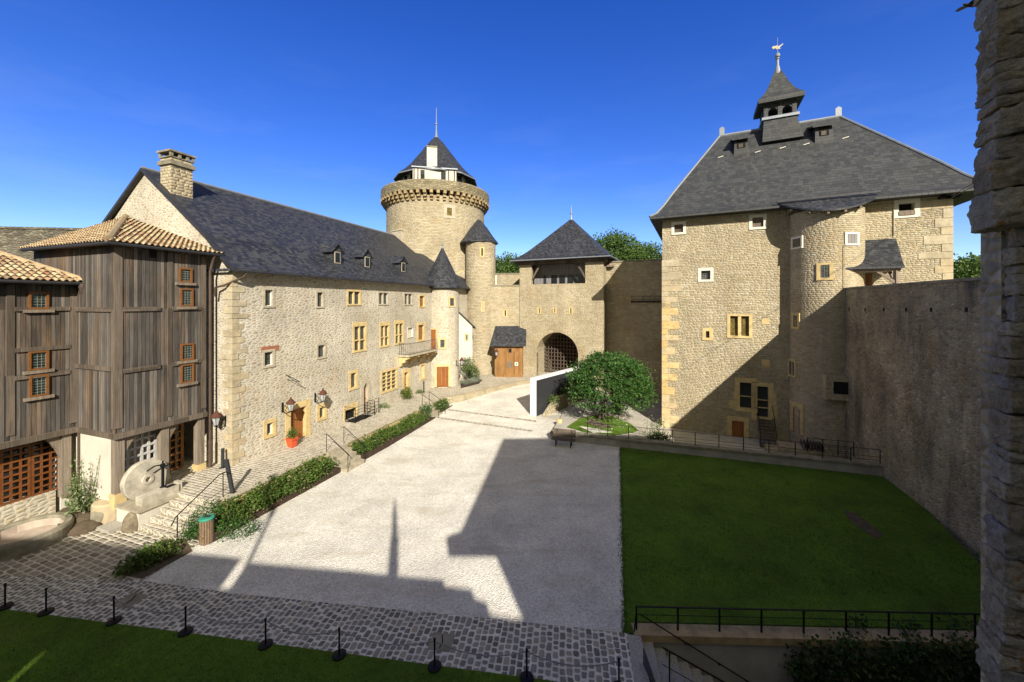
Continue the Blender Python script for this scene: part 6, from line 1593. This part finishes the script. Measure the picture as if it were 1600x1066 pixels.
def rock(c, hx, hy, hz, seed):
    n = 18; s = V((seed*7.7, seed*3.3, seed*1.1))
    def P(x, y, z):
        q = V((x, y, z)); k = max(abs(x), abs(y), abs(z)); l = q.length
        q = q*(.76+.24*k/l*1.0) if l > 0 else q
        w = V((q.x*hx, q.y*hy, q.z*hz))
        d = MN.noise(w*6+s)*.034+MN.noise(w*16+s)*.022+MN.noise(w*42+s)*.012
        w = w+q.normalized()*d
        return c+fdir*w.x+fnrm*w.y+Z3*w.z
    vs = {}
    def G(*k):
        if k not in vs: vs[k] = b.bm.verts.new(P(*[2*i/n-1 for i in k]))
        return vs[k]
    for ax in range(3):
        for sd in (0, n):
            for i in range(n):
                for j in range(n):
                    def K(p, q):
                        k = [0, 0, 0]; k[ax] = sd; k[(ax+1) % 3] = p; k[(ax+2) % 3] = q; return tuple(k)
                    ks = [K(i, j), K(i+1, j), K(i+1, j+1), K(i, j+1)]
                    if sd == 0: ks = ks[::-1]
                    f = b.bm.faces.new([G(*k) for k in ks]); f.smooth = True
y = -70; k = 0
while y < 1130:
    hpx = rn.choice((15, 20, 26, 34, 40, 48))*rn.uniform(.85, 1.1)
    if y < 357 < y+hpx+14: hpx = 357-y
    big = 255 < y < 356
    if big: hpx = 357-y
    ym = y+hpx/2; z = HC-(ym-HY)/F*PY; hz = hpx/F*PY/2
    px = edge_px(y+hpx*.5)+24+rn.uniform(-3, 3); X = (px-CX)/F*PY
    ln = rn.uniform(.2, .42) if not big else .34; x = 0
    while x < 1.0:
        rock(V((X, PY, z))+fdir*(x+ln/2)-fnrm*.14, ln/2+.008, .18+rn.uniform(-.015, .02), hz*1.02, k*1.3+x); k += 1
        x += ln; ln = rn.uniform(.2, .42)
    y += hpx
b.build('stonework', M['nearstone'], pier)
b = MB(); A = V((4.62, 3.62, 0)); b.prism([V((4.74, 3.72, -3.2)), V((4.74, 3.72, 13)), V((6.3, 2.85, 13)), V((6.3, 2.85, -3.2))], -fnrm*.35); b.build('core', M['rampart'], pier, recalc=True)
# bird and stay cables
q = V(((1514-CX)/F*3.9, 3.9, HC-(8-HY)/F*3.9))
q = V(((1514-CX)/F*9, 9, HC-(8-HY)/F*9)); t = thing('bird', 'black bird flying in the blue sky at the top right beside the pier', 'bird', tuple(q))
b = MB(); ax = V((1, .1, -.05)).normalized()
b.tube([q-ax*.17, q-ax*.12, q-ax*.04, q+ax*.06, q+ax*.14, q+ax*.24], [.004, .024, .042, .04, .022, .012], 8); b.build('body', M['bird'], t)
for s in (-1, 1):
    b = MB(); w = V((0, s, .35)).normalized(); b.prism([q-ax*.05, q+ax*.08, q+ax*.12+w*.18, q+ax*.16+w*.36, q+ax*.08+w*.37, q-ax*.02+w*.2], V((0, 0, .008))); b.build('wing', M['bird'], t, recalc=True)
pa = FH.p(HL-.1, .06, FH.z(1482, 307)); 
for k, (dz, l) in enumerate(((0, 'upper black cable from the square house corner to the near pier'), (-.35, 'lower black cable from the square house corner to the near pier'))):
    b = MB(); e = V(((1545-CX)/F*3.7, 3.75, HC-(276+k*6-HY)/F*3.7)); b.tube([pa+V((0, 0, dz*.3)), e], .009 if k == 0 else .008, 5); tag(b.build('cable', M['iron'], loc=tuple(pa)), l, 'cable')
# ================================================================== BUILDINGS BEHIND THE VIEWPOINT (they shade the court)
SUN_EL, SUN_AZ = R(30.9), R(180-13.2)
S = V((math.sin(SUN_AZ)*math.cos(SUN_EL), math.cos(SUN_AZ)*math.cos(SUN_EL), math.sin(SUN_EL)))
YB = -6.0
def cast(px, py, z=0.0):
    g_ = gp(px, py, z); t_ = (g_.y-YB)/(-S.y); return V((g_.x+S.x*t_, YB, z+S.z*t_))
back = -S.copy(); back.z = 0; back = back.normalized()*-1.0
def slab(b, pts, th=1.2): b.prism(pts, V((back.x, back.y, 0))*th)
A = [cast(*p) for p in ((786, 686), (720, 830), (697, 839), (766, 840), (824, 971))]
bt_ = thing('great_tower', 'broad stone tower with overhanging slate roof behind the viewpoint', 'tower', (12, -7, -3))
b = MB(); slab(b, [V((A[4].x, YB, -3)), V((26, YB, -3)), V((26, YB, A[3].z)), V((A[3].x, YB, A[3].z)), A[4]]); b.build('wall', M['rampart'], bt_, recalc=True)
b = MB(); slab(b, [A[2], V((26, YB, A[2].z-.1)), V((26, YB, A[0].z-1.5)), V((21, YB, A[0].z+.3)), A[0], A[1]]); b.build('roof', M['slate'], bt_, recalc=True)
Bp = [cast(*p) for p in ((40, 832), (105, 841), (392, 876), (560, 893), (616, 899), (694, 906), (694, 916), (738, 921), (738, 934), (761, 942), (761, 960), (800, 967))]
rb = thing('stepped_parapet', 'stepped stone parapet of the wall walk behind the viewpoint', 'wall', (-6, -6.5, -3))
sl0, sl1 = cast(22, 1062), cast(121, 972)
xs = (sl0.x+sl1.x)/2
n1_, n2_ = cast(360, 911), cast(396, 876)
b = MB()
slab(b, [V((-30, YB, -3)), V((xs-.04, YB, -3)), V((xs-.04, YB, sl1.z+.1)), V((-30, YB, sl1.z+.1))])
slab(b, [V((-30, YB, sl1.z+.1)), V((xs+.04, YB, sl1.z+.1)), V((xs+.04, YB, Bp[1].z+(xs-Bp[1].x)*(Bp[2].z-Bp[1].z)/(Bp[2].x-Bp[1].x))), Bp[1], V((-30, YB, Bp[0].z))])
nx0, nx1, nz = -4.95, -4.62, 11.12
slab(b, [V((xs+.04, YB, -3)), V((nx0, YB, -3)), V((nx0, YB, 12.0)), V((xs+.04, YB, Bp[1].z+(xs-Bp[1].x)*(Bp[2].z-Bp[1].z)/(Bp[2].x-Bp[1].x)))])
slab(b, [V((nx0, YB, -3)), V((nx1, YB, -3)), V((nx1, YB, nz)), V((nx0, YB, nz))])
slab(b, [V((nx1, YB, -3)), V((Bp[-1].x+1.5, YB, -3)), V((Bp[-1].x+1.5, YB, Bp[-1].z)), *Bp[3:][::-1], V((nx1, YB, Bp[2].z-.05))])
b.build('wall', M['rampart'], rb, recalc=True)
b = MB(); p0_, p1_ = cast(616, 893), cast(617, 778); b.tube([p0_-Z3*.6, p0_.lerp(p1_, .36), p0_.lerp(p1_, .37), p1_.lerp(p0_, .3), p1_], [.19, .16, .12, .10, .02], 8); tag(b.build('flag_pole', M['beam'], loc=tuple(p0_)), 'short thick pole standing on the parapet behind the viewpoint', 'pole')
b = MB(); p0_, p1_ = cast(392, 882), cast(447, 748); b.tube([p0_-Z3*.5, p0_.lerp(p1_, .45), p0_.lerp(p1_, .46), p1_], [.07, .07, .11, .11], 8); tag(b.build('flag_pole', M['beam'], loc=tuple(p0_)), 'leaning pole beside a notch of the parapet behind the viewpoint', 'pole')
# ================================================================== LIGHT, SKY, CAMERA
w = bpy.data.worlds.new('World'); bpy.context.scene.world = w; w.use_nodes = True
nt = w.node_tree; bg = nt.nodes['Background']
sky = nt.nodes.new('ShaderNodeTexSky'); sky.sky_type = 'NISHITA'; sky.sun_disc = False
sky.sun_elevation = SUN_EL; sky.sun_rotation = SUN_AZ; sky.altitude = 300; sky.air_density = 1.0; sky.dust_density = .25; sky.ozone_density = 4.0
hsv = nt.nodes.new('ShaderNodeHueSaturation'); hsv.inputs['Saturation'].default_value = 1.3; hsv.inputs['Hue'].default_value = .525
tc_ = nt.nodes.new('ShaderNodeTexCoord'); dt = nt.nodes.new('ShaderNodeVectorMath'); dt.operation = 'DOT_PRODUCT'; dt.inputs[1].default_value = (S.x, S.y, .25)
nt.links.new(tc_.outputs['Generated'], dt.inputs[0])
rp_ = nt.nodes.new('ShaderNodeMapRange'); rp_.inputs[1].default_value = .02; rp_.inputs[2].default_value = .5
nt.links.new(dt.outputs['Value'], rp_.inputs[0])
mx = nt.nodes.new('ShaderNodeMix'); mx.data_type = 'RGBA'; mx.inputs[7].default_value = (2.65, 2.5, 1.85, 1)      # warm-white glow added on the unseen sun side, neutral fill for shaded areas
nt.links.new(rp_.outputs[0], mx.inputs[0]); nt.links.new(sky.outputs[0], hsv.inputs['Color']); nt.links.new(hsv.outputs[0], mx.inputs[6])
sx = nt.nodes.new('ShaderNodeSeparateXYZ'); nt.links.new(tc_.outputs['Generated'], sx.inputs[0])
mp = nt.nodes.new('ShaderNodeMapping'); mp.inputs['Scale'].default_value = (1.2, 1.2, 5.0); nt.links.new(tc_.outputs['Generated'], mp.inputs[0])
nz = nt.nodes.new('ShaderNodeTexNoise'); nz.inputs['Scale'].default_value = 2.6; nz.inputs['Detail'].default_value = 7; nz.inputs['Roughness'].default_value = .62; nt.links.new(mp.outputs[0], nz.inputs['Vector'])
r1 = nt.nodes.new('ShaderNodeMapRange'); r1.inputs[1].default_value = .50; r1.inputs[2].default_value = .78; r1.inputs[4].default_value = .16; nt.links.new(nz.outputs['Fac'], r1.inputs[0])
r2 = nt.nodes.new('ShaderNodeMapRange'); r2.inputs[1].default_value = .55; r2.inputs[2].default_value = .05; nt.links.new(sx.outputs[2], r2.inputs[0])
mu = nt.nodes.new('ShaderNodeMath'); mu.operation = 'MULTIPLY'; nt.links.new(r1.outputs[0], mu.inputs[0]); nt.links.new(r2.outputs[0], mu.inputs[1])
mc = nt.nodes.new('ShaderNodeMix'); mc.data_type = 'RGBA'; mc.inputs[7].default_value = (3.6, 3.9, 4.4, 1); nt.links.new(mu.outputs[0], mc.inputs[0]); nt.links.new(mx.outputs[2], mc.inputs[6])
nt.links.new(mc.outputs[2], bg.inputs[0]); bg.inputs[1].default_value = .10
sl = bpy.data.lights.new('sun', 'SUN'); sl.energy = 4.2; sl.angle = R(.5); sl.color = (1, .93, .80)
so = bpy.data.objects.new('sun', sl); C.objects.link(so); so.rotation_euler = S.to_track_quat('Z', 'Y').to_euler(); so.location = S*60
cd = bpy.data.cameras.new('camera'); cd.sensor_width = 36; cd.lens = F/1600*36; cd.shift_y = (HY-533)/1600; cd.clip_end = 4000; cd.clip_start = .05
co = bpy.data.objects.new('camera', cd); C.objects.link(co); co.location = (0, 0, HC); co.rotation_euler = (PI/2, 0, 0)
sc = bpy.context.scene; sc.camera = co
sc.view_settings.view_transform = 'Standard'; sc.view_settings.look = 'None'; sc.view_settings.exposure = 1.0; sc.view_settings.gamma = 1; sc.view_settings.use_curve_mapping = False
sc.cycles.max_bounces = 8
